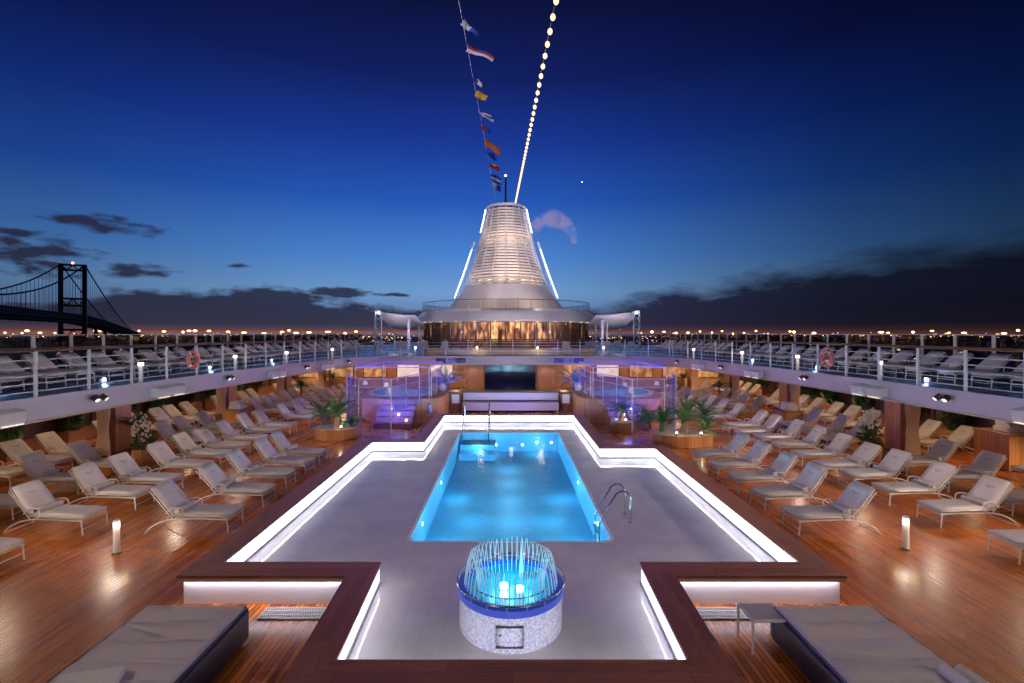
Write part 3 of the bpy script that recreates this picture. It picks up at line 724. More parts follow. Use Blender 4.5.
for s in (-1,1):
    sd = 'left' if s<0 else 'right'
    for k, y in enumerate((9.0,13.2,19.2,25.3,29.9)):
        flood(ex(s,y), y, ZC+.28, s, 'small twin round floodlight, %s from the camera on the %s deck edge' % (ORD[k], sd), e=760)
    for k, y in enumerate((10.6 if s>0 else 10.4,15.9,22.6,27.6)):
        flood(ex(s,y), y, ZC+.17, s, 'boxy twin floodlight, %s from the camera on the %s deck edge' % (ORD[k], sd), True, e=1350, col=(1,.76,.54))
for k, x in enumerate((-4.45,-3.1,3.35,4.7)):
    t = thing('loudspeaker', 'brown box loudspeaker, %s from the left on the far deck edge' % ORD[k], 'loudspeaker', (x,32.0,ZC+.2), 'loudspeakers on the far deck edge')
    MB().box((x,32.02,ZC+.22),(.62,.32,.30)).build('cabinet', 'wood_dk', t, bevel=.02)
    MB().box((x,31.855,ZC+.22),(.54,.01,.23)).build('grille', 'dark_m', t)
    MB().box((x+(.40 if x<0 else -.40),32.1,ZC+.25),(.10,.16,.22)).build('bracket', 'white_m', t)
# orchids, pots, chests, shrubs
def leafball(n, rx, rz, size, seed, flat=0):
    rd = random.Random(seed); m = MB()
    for k in range(n):
        while True:
            p = Vector((rd.uniform(-1,1),rd.uniform(-1,1),rd.uniform(-1,1)))
            if .25 < p.length < 1 and noise.noise(p*2.3+Vector((seed,0,0))) > -.18: break
        c = Vector((p.x*rx,p.y*rx,p.z*rz)); d = (p+Vector((rd.uniform(-.6,.6),rd.uniform(-.6,.6),rd.uniform(-.2,.9)))).normalized(); u = d.cross(Vector((rd.random(),rd.random(),rd.random()))).normalized()
        L = size*rd.uniform(.6,1.3); w = L*.28
        m.add([c, c+d*L*.5+u*w, c+d*L, c+d*L*.5-u*w], [(0,1,2,3)])
    return m
def frond_crown(nf, L, seed, rise=1.0, leaf=.20, w=.021):
    rd = random.Random(seed); m = MB()
    for k in range(nf):
        a = 2*PI*k/nf*1.0+rd.uniform(-.25,.25); el = rd.uniform(.35,1.35)*rise; l = L*rd.uniform(.8,1.1)
        pts = []; p = Vector((0,0,0)); e = el
        for q in range(13):
            pts.append(p.copy()); p = p+Vector((math.cos(a)*math.cos(e), math.sin(a)*math.cos(e), math.sin(e)))*(l/12); e -= .085+.03*rd.random()
        m.tube(pts, .008, 4, r2=.002)
        for q in range(2, 13):
            t = (pts[q]-pts[q-1]).normalized(); sd_ = t.cross(Vector((0,0,1))).normalized()
            ll = leaf*(1-abs(q/13-.45)*1.1)
            for h in (0,.5):
                bp = pts[q-1].lerp(pts[q], h)
                for s in (-1,1):
                    d = (sd_*s*.75+t*.75+Vector((0,0,.22))).normalized(); m.add([bp-t*w, bp+d*ll, bp+t*w], [(0,1,2)])
    return m
def cycad(name, label, x, y, z, L=.8, th=.35, seed=1, nf=26, rise=1, mat='leaf', group='palms and cycads round the spas', rt=.09):
    t = thing(name, label, 'palm', (x,y,z), group)
    MB().tube([(x,y,z),(x+.01,y,z+th*.5),(x,y,z+th)], rt*1.2, 10, r2=rt).build('trunk', 'bark', t, True)
    m = frond_crown(nf, L, seed, rise); m.v = [(a+x,b_+y,c+z+th) for a,b_,c in m.v]; m.build('crown', mat, t)
    return t
for k, (x, y) in enumerate(((-11.75,15.6),(11.8,15.8))):
    sd = ('left','right')[k]
    t = thing('potted_orchid', 'white flowering orchid in a round wooden pot by the %s pillar' % sd, 'plant', (x,y,0), 'white orchids in round pots')
    MB().lathe([(0,.03),(.20,.03),(.30,.15),(.34,.35),(.30,.56),(.27,.58),(.27,.53),(0,.53)], (x,y,0), 24).build('pot', 'wood_v', t, True)
    m = leafball(150,.20,.35,.22,5+k); m.v = [(a+x,b_+y,c+.85) for a,b_,c in m.v]; m.build('foliage', 'leaf2', t)
    fl = MB(); st = MB(); rd = random.Random(k)
    for q in range(7):
        a = rd.uniform(0,6.28); top = Vector((x+.25*math.cos(a), y+.25*math.sin(a), 1.35+rd.uniform(0,.55)))
        st.tube(spline3([(x,y,.5),(x+.05*math.cos(a),y+.05*math.sin(a),1.1),tuple(top)]), .008, 4)
        for w in range(9):
            c = top+Vector((rd.uniform(-.10,.10),rd.uniform(-.10,.10),-w*.06+rd.uniform(-.03,.03)))
            for pz in range(5):
                an = pz*2*PI/5+rd.random(); d = Vector((math.cos(an),-.45,math.sin(an))).normalized()*.05; u = Vector((-math.sin(an),0,math.cos(an)))*.022
                fl.add([c, c+d*.6+u, c+d, c+d*.6-u], [(0,1,2,3)])
    st.build('stems', 'leaf2', t); fl.build('blossoms', 'petal', t)
sh0 = None; q = 0
for s, X in ((-1,-16.85),(1,17.2)):
    sd = 'left' if s<0 else 'right'
    for k in range(11):
        y = 9.5+2.3*k+random.uniform(-.3,.3)
        lab = 'dark leafy shrub by the outer wall, %s from the camera on the %s' % (ORD[k], sd)
        if sh0 is None:
            sh0 = thing('shrub', lab, 'shrub', (X,y,0), 'shrubs along the outer walls')
            m = leafball(900,.34,.62,.17,3); m.v = [(a,b_,c+1.2) for a,b_,c in m.v]; m.build('foliage', 'leaf2', sh0, local=True)
            MB().box((0,0,.28),(.5,.7,.56)).build('planter_box', 'wood_dk', sh0, local=True, bevel=.01)
            MB().tube([(0,0,.5),(0.02,0,1.1)], .03, 6).build('stem', 'bark', sh0, local=True)
        else: dup(sh0, (X,y,0), random.choice((0,PI)), lab, 'shrubs along the outer walls')
def chest(x, y, lab, tl, w=.85, h=.78):
    t = thing('towel_chest', lab, 'chest', (x,y,0), 'wooden towel chests')
    MB().box((x,y,h/2),(w,w,h-.06)).build('body', 'wood_v', t, bevel=.01)
    MB().box((x,y,h),(w+.06,w+.06,.05)).build('lid', 'wood_dk', t, bevel=.01)
    MB().tube([(x-.12,y-w/2-.03,h*.7),(x+.12,y-w/2-.03,h*.7)], .012, 6).build('handle', 'steel', t)
    z = h+.026
    for k in range(5):
        o = MB().box((0,0,.035),(.58-.03*k,.50-.02*k,.068)).build('folded_towel', 'towel', None, True, bevel=.025)
        o.location = (x+random.uniform(-.02,.02), y+random.uniform(-.02,.02), z); o.rotation_euler.z = random.uniform(-.1,.1); z += .07
        tag(o, 'folded white towel, %s from the bottom, %s' % (ORD[k], tl), 'towel', 'folded towels on the chests')
chest(-12.55,22.4,'wooden towel chest with white towels on the left side','pile on the left chest')
chest(12.75,22.0,'wooden towel chest with white towels on the right side','pile on the right chest')
chest(16.1,15.55,'large wooden towel chest near the right edge of the picture','pile on the large chest', 1.15, 1.12)
for k, (x, y) in enumerate(((-13.0,30.4),(13.1,30.0),(13.2,36.4),(-13.2,36.4),(-13.3,17.3))):
    cycad('potted_palm', ['leafy palm beside the fourth left pillar','leafy palm beside the fourth right pillar','leafy palm beside the fifth right pillar','leafy palm beside the fifth left pillar','leafy palm beside the second left pillar'][k], x, y, 0, .7, .9, 20+k, 22, 1.0, 'leaf2', 'leafy palms beside the pillars', .04)

# ---------------------------------------------------------------- spas, screens, planters
def spa(s):
    sd = 'left' if s<0 else 'right'
    X = lambda x: s*x+.15
    t = thing('hot_tub', 'raised wood clad hot tub behind glass on the %s of the pool end' % sd, 'hot tub', (X(6),25.6,0), 'raised hot tubs')
    pl = [(X(3.55),23.6),(X(4.6),23.0),(X(5.6),23.0),(X(7.2),23.4),(X(8.0),25.4),(X(7.6),28.2),(X(4.4),28.6),(X(3.4),27.6),(X(3.35),24.6)]
    MB().prism(pl, 0, 1.12).build('surround', 'wood_v', t)
    MB().prism([(X(5.7)+1.8*math.cos(a*PI/12),25.8+1.9*math.sin(a*PI/12)) for a in range(24)], 1.12, 1.20).build('rim', 'white', t)
    MB().prism([(X(5.7)+1.6*math.cos(a*PI/12),25.8+1.7*math.sin(a*PI/12)) for a in range(24)], 1.19, 1.206).build('tub_water', 'bowl', t)
    for k in range(4):
        MB().box((X(5.35)+s*.0,22.86-.33*k,(.9-.22*k)/2),(1.7,.33,.9-.22*k)).build('step', 'wood_dk', t)
    for k in range(3):
        MB().ball((X(5.6-.42*k), 22.6-.35*k, .75-.2*k), .045).build('marker_lamp', 'lamp_c', t, True)
    light('POINT', 'step_glow', (X(5.35),21.75,1.0), 1100, (.07,.10,1), size=.1)
    light('POINT', 'tub_glow', (X(6),25.8,1.8), 60, (.38,.22,1), size=.05)
    light('POINT', 'tub_glow', (X(7.2),22.2,1.9), 50, (.45,.30,1), size=.05)
    # glass screens
    g = thing('glass_screen', 'glass windscreen with violet-lit rails round the %s hot tub' % sd, 'glass screen', (X(6),22,0), 'glass screens round the hot tubs')
    path = [(X(7.9),23.8),(X(7.35),21.6),(X(6.5),20.55),(X(5.1),20.45),(X(4.0),24.3),(X(3.95),27.6),(X(4.2),29.6)]
    for i, (x, y) in enumerate(path):
        MB().tube([(x,y,0),(x,y,2.36)], .028, 8).build('post', 'white_m', g, True)
        if i == len(path)-1: break
        x2, y2 = path[i+1]; L = math.dist((x,y),(x2,y2)); a = math.atan2(y2-y,x2-x)
        z0 = .06 if i < 3 else 1.15
        if i == 3: z0 = .95
        MB().box(((x+x2)/2,(y+y2)/2,(z0+2.3)/2),(L-.08,.012,2.3-z0), Matrix.Rotation(a,3,'Z')).build('glass_panel', 'glass', g)
        MB().box(((x+x2)/2,(y+y2)/2,2.35),(L,.05,.035), Matrix.Rotation(a,3,'Z')).build('top_rail', 'railv', g)
        MB().box(((x+x2)/2,(y+y2)/2,2.0),(L-.08,.03,.02), Matrix.Rotation(a,3,'Z')).build('mid_rail', 'railv', g)
        nn = max(1, int(L/1.2))
        for q in range(1, nn): MB().tube([(x+(x2-x)*q/nn,y+(y2-y)*q/nn,z0),(x+(x2-x)*q/nn,y+(y2-y)*q/nn,2.34)], .016, 6).build('glazing_bar', 'white_m', g)
    # canopy frame above the tub
    f = thing('shade_frame', 'slim violet-lit metal frame standing over the %s hot tub' % sd, 'frame', (X(6),26,1.12), 'shade frames over the hot tubs')
    cs = [(X(7.6),23.6),(X(4.0),23.6),(X(4.0),28.2),(X(7.4),28.2)]
    for (x,y) in cs: MB().tube([(x,y,1.12),(x,y,2.62)], .025, 6).build('post', 'white_m', f)
    MB().tube([(x,y,2.62) for x,y in cs], .035, 6, True).build('top_beam', 'railv', f)
    MB().tube([(cs[0][0],cs[0][1],2.62),(cs[2][0],cs[2][1],2.62)], .025, 6).build('cross_beam', 'railv', f)
M['railv'] = emis('violet_lit_rail', (.22,.14,.8,1), .28, base=(.3,.25,.6,1))
spa(-1); spa(1)
def lifebuoy(x, y, z, rot, lab, mat, band):
    t = thing('lifebuoy', lab, 'lifebuoy', (x,y,z)); t.rotation_euler = rot
    MB().tube([(.27*math.cos(2*PI*k/28),0,.27*math.sin(2*PI*k/28)) for k in range(28)], .065, 10, True).build('ring', mat, t, True, local=True)
    for k in range(4):
        a = PI/4+k*PI/2; pts = [(.27*math.cos(a+q*.09),0,.27*math.sin(a+q*.09)) for q in (-1.5,-.5,.5,1.5)]
        MB().tube(pts, .069, 10).build('band', band, t, True, local=True)
    MB().tube([(.36*math.cos(2*PI*k/28),-.02,.36*math.sin(2*PI*k/28)) for k in range(28)], .009, 5, True).build('grab_line', 'white_m', t, local=True)
lifebuoy(-3.95,23.33,.68,(0,0,R(-28)),'white lifebuoy with blue bands on the left hot tub wall','white','navy')
lifebuoy(-11.3+.0,17.35,ZU+.62,(0,0,R(90)),'orange lifebuoy hung on the left upper deck railing','orange','white')
lifebuoy(12.0,18.2,ZU+.62,(0,0,R(90)),'orange lifebuoy hung on the right upper deck railing','orange','white')
def planter(name, lab, x, y, rx, ry, h=.42):
    t = thing(name, lab, 'planter', (x,y,0), 'curved wooden planters')
    pl = [(x+rx*math.cos(a*PI/16), y+ry*math.sin(a*PI/16)) for a in range(32)]
    pl2 = [(x+(rx-.08)*math.cos(a*PI/16), y+(ry-.08)*math.sin(a*PI/16)) for a in range(32)]
    MB().prism(pl, 0, h).build('box', 'wood_v', t, True)
    MB().prism(pl2, h, h+.03).build('pebbles', 'pebble', t)
    return t
M['pebble'] = noisy('white_pebbles', (.5,.46,.42,1), .8, var=.5, scale=25, bump=1, bscale=30)
planter('planter', 'curved wooden planter with one palm left of the pool', -7.0, 19.9, .95, .65)
planter('planter', 'curved wooden planter with several palms right of the pool', 6.75, 18.75, 1.15, .7)
planter('planter', 'small wooden planter at the foot of the right hot tub steps', 5.0, 21.2, .55, .4)
cycad('cycad', 'cycad with thick trunk in the left planter', -7.0, 19.8, .43, 1.25, .45, 1, 34, 1.1, rt=.14)
cycad('cycad', 'low fern-like cycad at the right end of the left planter', -6.4, 19.9, .43, .65, .12, 2, 18, .8)
cycad('cycad', 'large cycad in the middle of the right planter', 6.85, 18.7, .43, 1.2, .5, 3, 34, 1.1, rt=.14)
cycad('cycad', 'cycad with arching fronds at the left end of the right planter', 6.0, 18.85, .43, 1.05, .35, 4, 28, 1.0, rt=.1)
cycad('cycad', 'small cycad at the right end of the right planter', 7.6, 18.6, .43, .8, .15, 5, 18, .95)
cycad('cycad', 'cycad beside the blue-lit steps of the right hot tub', 5.0, 21.2, .43, 1.15, .35, 6, 26, .9)
cycad('cycad', 'cycad standing left of the left glass screen', -8.0, 20.9, .0, 1.1, .7, 7, 30, 1.0)
cycad('cycad', 'cycad standing right of the right glass screen', 8.35, 20.6, .0, 1.1, .7, 8, 30, 1.0)
cycad('cycad', 'cycad in front of the right glass screen, between its planter and the pool', 5.75, 19.75, .43, .95, .3, 9, 26, 1.0)
for x, y in ((-6.7,19.4),(6.35,18.2),(7.25,18.15),(5.1,20.95)):
    t = thing('garden_spotlight', 'small uplight among pebbles '+{(-6.7,19.4):'of the left planter',(6.35,18.2):'at left of the right planter',(7.25,18.15):'at right of the right planter',(5.1,20.95):'of the small planter'}[(x,y)], 'uplight', (x,y,.45), 'planter uplights')
    MB().lathe([(.05,0),(.05,.07),(.045,.08)], (x,y,.45), 12).build('housing', 'dark_m', t, True)
    MB().ball((x,y,.535), .04).build('lens', 'lamp_w', t, True)
    light('POINT', 'uplight_lamp', (x,y-.05,.66), 11, (1,.78,.5), size=.04)
# towels draped over the nearest planter edges / the central bench and stage
cb = thing('bench_wall', 'long pale upholstered bench wall beyond the far pool end', 'bench', (.15,26.5,0))
MB().box((.15,26.72,.83),(5.2,.36,.42)).build('back_panel', 'fasciaP', cb, bevel=.02)
MB().box((.15,26.75,1.06),(5.5,.55,.05)).build('top_shelf', 'dark_m', cb, bevel=.01)
MB().box((.15,26.45,.32),(5.2,.6,.44)).build('seat', 'fasciaP', cb, bevel=.02)
MB().box((.15,26.9,.33),(5.1,.3,.64)).build('base', 'dark_m', cb)
light('POINT', 'bench_fill', (.15,24.6,1.9), 330, (.75,.68,1), size=.1)  # added fill in front of the bench to brighten it
for s in (-1,1):
    sd = 'left' if s<0 else 'right'
    w = thing('side_counter', 'dark wood counter at the %s end of the pale bench' % sd, 'counter', (s*3.1+.15,26.6,0), 'dark wood counters beside the bench')
    MB().box((s*3.35+.15,26.7,.54),(1.3,.8,1.06)).build('cabinet', 'wood_dk', w, bevel=.01)
    MB().box((s*3.35+.15,26.7,1.085),(1.36,.86,.03)).build('countertop', 'handrail', w)
    MB().box((s*3.0+.15,26.29,.72),(.40,.02,.48)).build('white_panel', 'white', w)
    cc = cycad('blue_lit_palm', 'spiky palm lit blue on the counter %s of the stage' % sd, s*3.65+.15, 27.6, 1.1, 1.35, .3, 30+s, 46, 1.1, 'pale_leaf', group='blue-lit palms by the stage', rt=.1)
    light('SPOT', 'palm_uplight', (s*3.1+.15,26.6,1.25), 5200, (.03,.06,1), (s*3.75+.15,27.7,2.1), size=.05, ang=80)
    u = thing('urn', 'white glazed urn on the dark counter at %s' % sd, 'urn', (s*3.75+.15,26.75,1.1), 'white urns by the stage')
    MB().lathe([(0,0),(.12,0),(.2,.12),(.2,.25),(.14,.36),(.16,.40),(.12,.40),(0,.36)], (s*3.75+.15,26.75,1.1), 20).build('body', 'white', u, True)
    MB().lathe([(.07,.39),(.09,.42),(.06,.44),(0,.45)], (s*3.75+.15,26.75,1.1), 16).build('lid', 'white', u, True)
st = thing('stage_screen', 'wide dark video screen on the stage under the upper deck', 'screen', (.15,33.5,0))
MB().box((.15,33.5,1.25),(3.5,.1,1.75)).build('display', 'screen', st)
MB().box((.15,33.52,2.16),(3.6,.16,.06)).build('frame_top', 'dark_m', st)
for k,x in enumerate((-.75,1.0)): MB().box((x,33.44,2.0),(.95,.01,.16)).build('reflected_strip', 'scr_blue', st) if 'scr_blue' in M else None
sg = thing('stage', 'low dark stage platform in front of the screen', 'stage', (.15,32,0))
MB().box((.15,32.2,.2),(7,3,.4)).build('platform', 'wood_dk', sg, bevel=.01)
for s in (-1,1):
    sd = 'left' if s<0 else 'right'
    t = thing('stage_pillar', 'broad wood pillar at the %s of the video screen' % sd, 'pillar', (s*2.4+.15,33.4,0), 'broad pillars beside the screen')
    MB().box((s*2.45+.15,33.4,1.12),(1.25,.5,2.23)).build('shaft', 'wood_v', t, bevel=.01)
    MB().tube([(s*1.8+.15,33.1,.4),(s*1.8+.15,33.1,2.2)], .03, 8).build('steel_edge', 'steel', t)
    light('SPOT', 'pillar_light', (s*2.45+.15,32.3,2.15), 45, (.8,.65,.9), (s*2.45+.15,33.2,.5), ang=110)
    light('POINT', 'lobby_light', (s*3.9+.15,35.2,1.7), 70, (1,.68,.36), size=.2)
# inner deck house across the ship at the far end
hs = thing('deck_house', 'warm lit deck house wall with windows under the far upper deck', 'building', (.15,38,0))
MB().box((.15,38,1.12),(34,.2,2.22)).build('wall', 'brown_wall', hs)
M['warmwin'] = emis('warm_window', (1,.50,.20,1), .35, base=(.2,.1,.05,1), var=.9)
M['whitewin'] = emis('white_window', (1,.85,.85,1), .45, base=(.5,.5,.5,1), var=.3)
for k in range(13):
    x = -15.6+2.6*k
    if abs(x-.15) < 3: continue
    mt = 'whitewin' if k in (3,4,9) else 'warmwin'
    w = MB().box((x,37.88,1.4),(1.9,.06,1.2)).build('window', 'wood_dk', hs)
    o = MB().box((x,37.845,1.4),(1.7,.03,1.05)).build('pane', mt, hs); o.parent = w; o.location = (0,0,0)
    o.data.transform(Matrix.Translation((0,0,0)))
for x in (-12,-8.6,-5.6,6,9,12.3):
    light('POINT', 'house_light', (x,35.5,2.0), 110, (1,.62,.32), size=.15)
M['wicker'] = noisy('wicker', (.28,.15,.08,1), .7, bump=.6, bscale=50)
for k, (x, y) in enumerate(((-9.6,32.5),(-7.9,31.4),(7.6,31.6),(9.9,32.2))):
    t = thing('lamp_table', 'round wicker table with a shaded lamp, '+['far left','inner left','inner right','far right'][k]+' of four under the far deck', 'table', (x,y,0), 'wicker lamp tables')
    MB().lathe([(.0,.62),(.42,.62),(.42,.58),(.10,.56),(.08,.05),(.28,.02),(.28,0),(0,0)], (x,y,0), 20).build('table', 'wicker', t, True)
    MB().tube([(x,y,.62),(x,y,.86)], .02, 6).build('lamp_stem', 'steel', t)
    MB().lathe([(.17,.84),(.11,1.08)], (x,y,0), 20).build('lamp_shade', 'whitewin', t, True)

# ---------------------------------------------------------------- upper deck: pavilion and funnel
CX, CYY = -.2, 50.0
M['gbar'] = emis('bar_window_glow', (1,.45,.14,1), .9, base=(.2,.1,.05,1))
def curtained():
    m, nt, b = newmat('lit_curtain'); tc = N(nt, 'ShaderNodeTexCoord'); sx = N(nt, 'ShaderNodeSeparateXYZ'); LK(nt, tc.outputs['Object'], sx.inputs[0])
    mp = N(nt, 'ShaderNodeMapping'); mp.inputs['Scale'].default_value = (2.2,2.2,.7); LK(nt, tc.outputs['Object'], mp.inputs['Vector'])
    nz = N(nt, 'ShaderNodeTexNoise', Scale=1.3, Detail=6.0); LK(nt, mp.outputs[0], nz.inputs['Vector'])
    cr = N(nt, 'ShaderNodeValToRGB'); cr.color_ramp.elements[0].position = .42; cr.color_ramp.elements[0].color = (.03,.008,.004,1)
    cr.color_ramp.elements[1].position = .64; cr.color_ramp.elements[1].color = (1,.62,.24,1); e = cr.color_ramp.elements.new(.52); e.color = (.45,.15,.05,1)
    LK(nt, nz.outputs['Fac'], cr.inputs[0]); LK(nt, cr.outputs[0], b.inputs['Emission Color'])
    ab = N(nt, 'ShaderNodeMath', operation='ABSOLUTE'); LK(nt, sx.outputs['X'], ab.inputs[0])
    m1 = N(nt, 'ShaderNodeMapRange'); m1.inputs['From Min'].default_value = 2.2; m1.inputs['From Max'].default_value = 5.2; m1.inputs['To Min'].default_value = 2.6; m1.inputs['To Max'].default_value = .06; LK(nt, ab.outputs[0], m1.inputs['Value'])
    m2 = N(nt, 'ShaderNodeMapRange'); m2.inputs['From Min'].default_value = 3.5-ZU; m2.inputs['From Max'].default_value = 3.9-ZU; m2.inputs['To Min'].default_value = .12; m2.inputs['To Max'].default_value = 1; LK(nt, sx.outputs['Z'], m2.inputs['Value'])
    mm_ = N(nt, 'ShaderNodeMath', operation='MULTIPLY'); LK(nt, m1.outputs[0], mm_.inputs[0]); LK(nt, m2.outputs[0], mm_.inputs[1]); LK(nt, mm_.outputs[0], b.inputs['Emission Strength']); b.inputs['Base Color'].default_value = (.2,.1,.06,1)
    return m
M['litcurtain'] = curtained()
pv = thing('pavilion', 'round glazed bar pavilion with wide white roof under the funnel', 'building', (CX,CYY,ZU))
P3 = (CX,CYY,0)
MB().lathe([(7.6,ZU),(7.6,5.25)], P3, 72).build('lit_wall', 'litcurtain', pv)
MB().lathe([(8.3,ZU),(8.3,ZU+.35),(8.2,ZU+.35)], P3, 72).build('sill', 'wood_dk', pv)
m = 0
for k in range(40):
    a = 2*PI*k/40; MB().tube([(CX+8.3*math.cos(a),CYY+8.3*math.sin(a),ZU+.3),(CX+8.3*math.cos(a),CYY+8.3*math.sin(a),5.3)], .07, 6).build('mullion', 'dark_m', pv)
MB().lathe([(8.25,ZU+.35),(8.25,5.25)], P3, 72).build('glazing', 'wind', pv)
roof = [(7.5,5.30),(9.0,5.30),(9.15,5.33),(9.2,5.42),(9.05,5.80),(8.8,6.12),(8.4,6.36),(7.4,6.5),(6.0,6.6)]
MB().lathe(roof, P3, 96).build('roof', 'white', pv, True)
ringp = [(CX+8.5*math.cos(2*PI*k/96),CYY+8.5*math.sin(2*PI*k/96),7.22) for k in range(96)]
MB().tube(ringp, .03, 6, True).build('roof_rail', 'steel', pv)
MB().lathe([(8.5,6.1),(8.5,7.2)], P3, 96).build('roof_glass', 'clear', pv)
for k in range(48):
    a = 2*PI*k/48; MB().tube([(CX+8.5*math.cos(a),CYY+8.5*math.sin(a),6.05),(CX+8.5*math.cos(a),CYY+8.5*math.sin(a),7.22)], .018, 5).build('roof_post', 'steel', pv)
for k in range(12):
    a = -PI/2+(-1+2*k/11)*1.2; x, y = CX+8.5*math.cos(a), CYY+8.5*math.sin(a)
    light('POINT', 'eave_light', (x,y,5.1), 12, (1,.6,.3), size=.05)
    MB().lathe([(0,0),(.08,0)], (x,y,5.29), 10).build('eave_lamp', 'lamp_w', pv)
fn = thing('funnel', 'tall white louvred conical funnel above the round pavilion', 'funnel', (CX,CYY,6.4))
fx, fy = CX+.0, CYY+2
MB().lathe([(6.4,6.4),(5.95,7.1),(5.3,8.0),(4.75,8.7),(4.55,9.15),(4.3,9.22)], (fx,fy,0), 72).build('base_skirt', 'white', fn, True)
M['casing'] = noisy('shaded_casing', (.16,.15,.15,1), .6)  # shade of the louvre gaps put into a darker casing colour
prof = [(9.2,4.40),(11.0,3.78),(13.3,3.05),(15.5,2.46),(17.4,2.10),(18.6,1.95),(20,1.9)]
def rad(z):
    for (z0,r0),(z1,r1) in zip(prof, prof[1:]):
        if z <= z1: return r0+(r1-r0)*(z-z0)/(z1-z0)
    return prof[-1][1]
MB().lathe([(rad(z)-.6,z) for z,_ in prof[:-2]]+[(.9,17.0),(0,17.0)], (fx,fy,0), 48).build('inner_casing', 'casing', fn, True)
ZT = 17.5
m = MB(); z = 9.45
while z < ZT-.1:
    r = rad(z); m.lathe([(r-.13,z-.09),(r,z+.03),(r+.0,z+.09),(r-.13,z-.03),(r-.13,z-.09)], (fx,fy,0), 72); z += .31
m.build('louvres', 'white', fn, True)
for k in range(18):
    a = 2*PI*k/18+PI/18; MB().tube([(fx+(rad(z)+.0)*math.cos(a), fy+(rad(z))*math.sin(a), z) for z in (9.3,10,11,12,13,14,15,16,17,17.4)], .055, 5).build('louvre_rib', 'white', fn)
M['grate_d'] = noisy('dark_opening', (.10,.085,.075,1), .7)
MB().lathe([(rad(ZT)+.0,ZT),(rad(ZT)+.12,ZT+.05),(rad(ZT)+.10,ZT+.25),(rad(ZT)-.1,ZT+.28)], (fx,fy,0), 48).build('top_ring', 'white', fn, True)
for k, (dx, h, r) in enumerate(((-1.35,1.0,.2),(-.75,1.7,.22),(.0,1.2,.26),(.7,1.9,.2),(1.35,1.1,.18))):
    MB().tube([(fx+dx,fy+.3*(k%2),ZT-.6),(fx+dx,fy+.3*(k%2),ZT+h*.38)], r, 12).build('exhaust_pipe', 'exh', fn, True) if 'exh' in M else MB().tube([(fx+dx,fy+.3*(k%2),ZT-.6),(fx+dx,fy+.3*(k%2),ZT+h*.38)], r, 12).build('exhaust_pipe', 'dark_m', fn, True)
for s in (-1,1):
    MB().tube([(fx+s*(5.5),fy-.6,8.0),(fx+s*4.65,fy-.6,10.3),(fx+s*3.65,fy-.6,13.2)], .045, 8).build('neon_tube', 'neon', fn, True)
    MB().tube([(fx+s*(5.3),fy-.4,8.2),(fx+s*4.3,fy-.4,11.0),(fx+s*3.4,fy-.4,14.0)], .11, 6).build('side_fin', 'white', fn, True)
    MB().tube([(fx+s*2.75,fy-.3,15.0),(fx+s*2.42,fy-.3,16.4),(fx+s*2.2,fy-.3,17.5)], .06, 8).build('neon_tube', 'neon', fn, True)
for k in range(10):
    a = -PI/2+(-1+2*k/9)*1.5
    light('POINT', 'louvre_light', (fx+(rad(9.8)-.35)*math.cos(a), fy+(rad(9.8)-.35)*math.sin(a), 9.7), 300, (1,.68,.38), size=.1)
    light('POINT', 'louvre_light', (fx+(rad(14)-.35)*math.cos(a), fy+(rad(14)-.35)*math.sin(a), 14), 140, (1,.70,.42), size=.1)
light('SPOT', 'funnel_flood', (fx,fy-9.2,8.2), 6800, (1,.72,.42), (fx,fy-2.0,14.5), size=.05, ang=52, blend=1)
light('SPOT', 'funnel_flood', (fx-7.0,fy-4,7.6), 420, (.75,.68,1), (fx-2.5,fy-1,12), size=.05, ang=75, blend=1)
light('SPOT', 'funnel_flood', (fx+7.0,fy-4,7.6), 420, (.75,.68,1), (fx+2.5,fy-1,12), size=.05, ang=75, blend=1)
for s in (-1,1):
    light('POINT', 'skirt_fill', (fx+s*3.2,fy-7.6,8.1), 170, (1,.74,.58), size=.05)  # added points to lighten the funnel skirt
    light('POINT', 'skirt_fill', (fx+s*7.6,fy-4.5,7.8), 70, (.9,.72,.85), size=.05)
    light('SPOT', 'roof_fill', (fx+s*10.8,40.4,6.1), 1300, (.98,.80,.9), (fx+s*6.5,45,5.7), size=.05, ang=100)  # added spots to lighten the dark roof ends
light('POINT', 'funnel_top_light', (fx+.5,fy-1.2,ZT+.5), 55, (1,.72,.4), size=.1)
mt = thing('mast', 'thin dark mast with a small lamp on top of the funnel', 'mast', (fx-.05,fy,ZT+.3))
MB().tube([(fx-.05,fy,ZT),(fx-.05,fy,ZT+3.6)], .13, 8, r2=.08).build('pole', 'dark_m', mt, True)
MB().ball((fx-.05,fy,ZT+3.72), .10).build('mast_lamp', 'lamp_w', mt, True)
# festoon of bulbs
fs_ = thing('festoon_lights', 'long string of glowing bulbs rising from the funnel over the deck', 'string lights', (.75,51,ZT))
P = lambda y: Vector((1.65-.0173*y, y, 12.6+.107*y))
MB().tube([P(y) for y in range(4,53,2)], .018, 5).build('cable', 'dark_m', fs_)
bm0 = None
for k in range(46):
    y = 12.4+.86*k
    if bm0 is None:
        bm0 = MB().ball((0,0,0), .082, 10, 6, (1,1,1.25)).build('bulb', 'bulb', fs_, True, local=True); o = bm0
    else: o = bm0.copy(); COL.objects.link(o); o.parent = fs_
    o.location = P(y)-Vector((0,0,.12))-Vector(fs_.location)
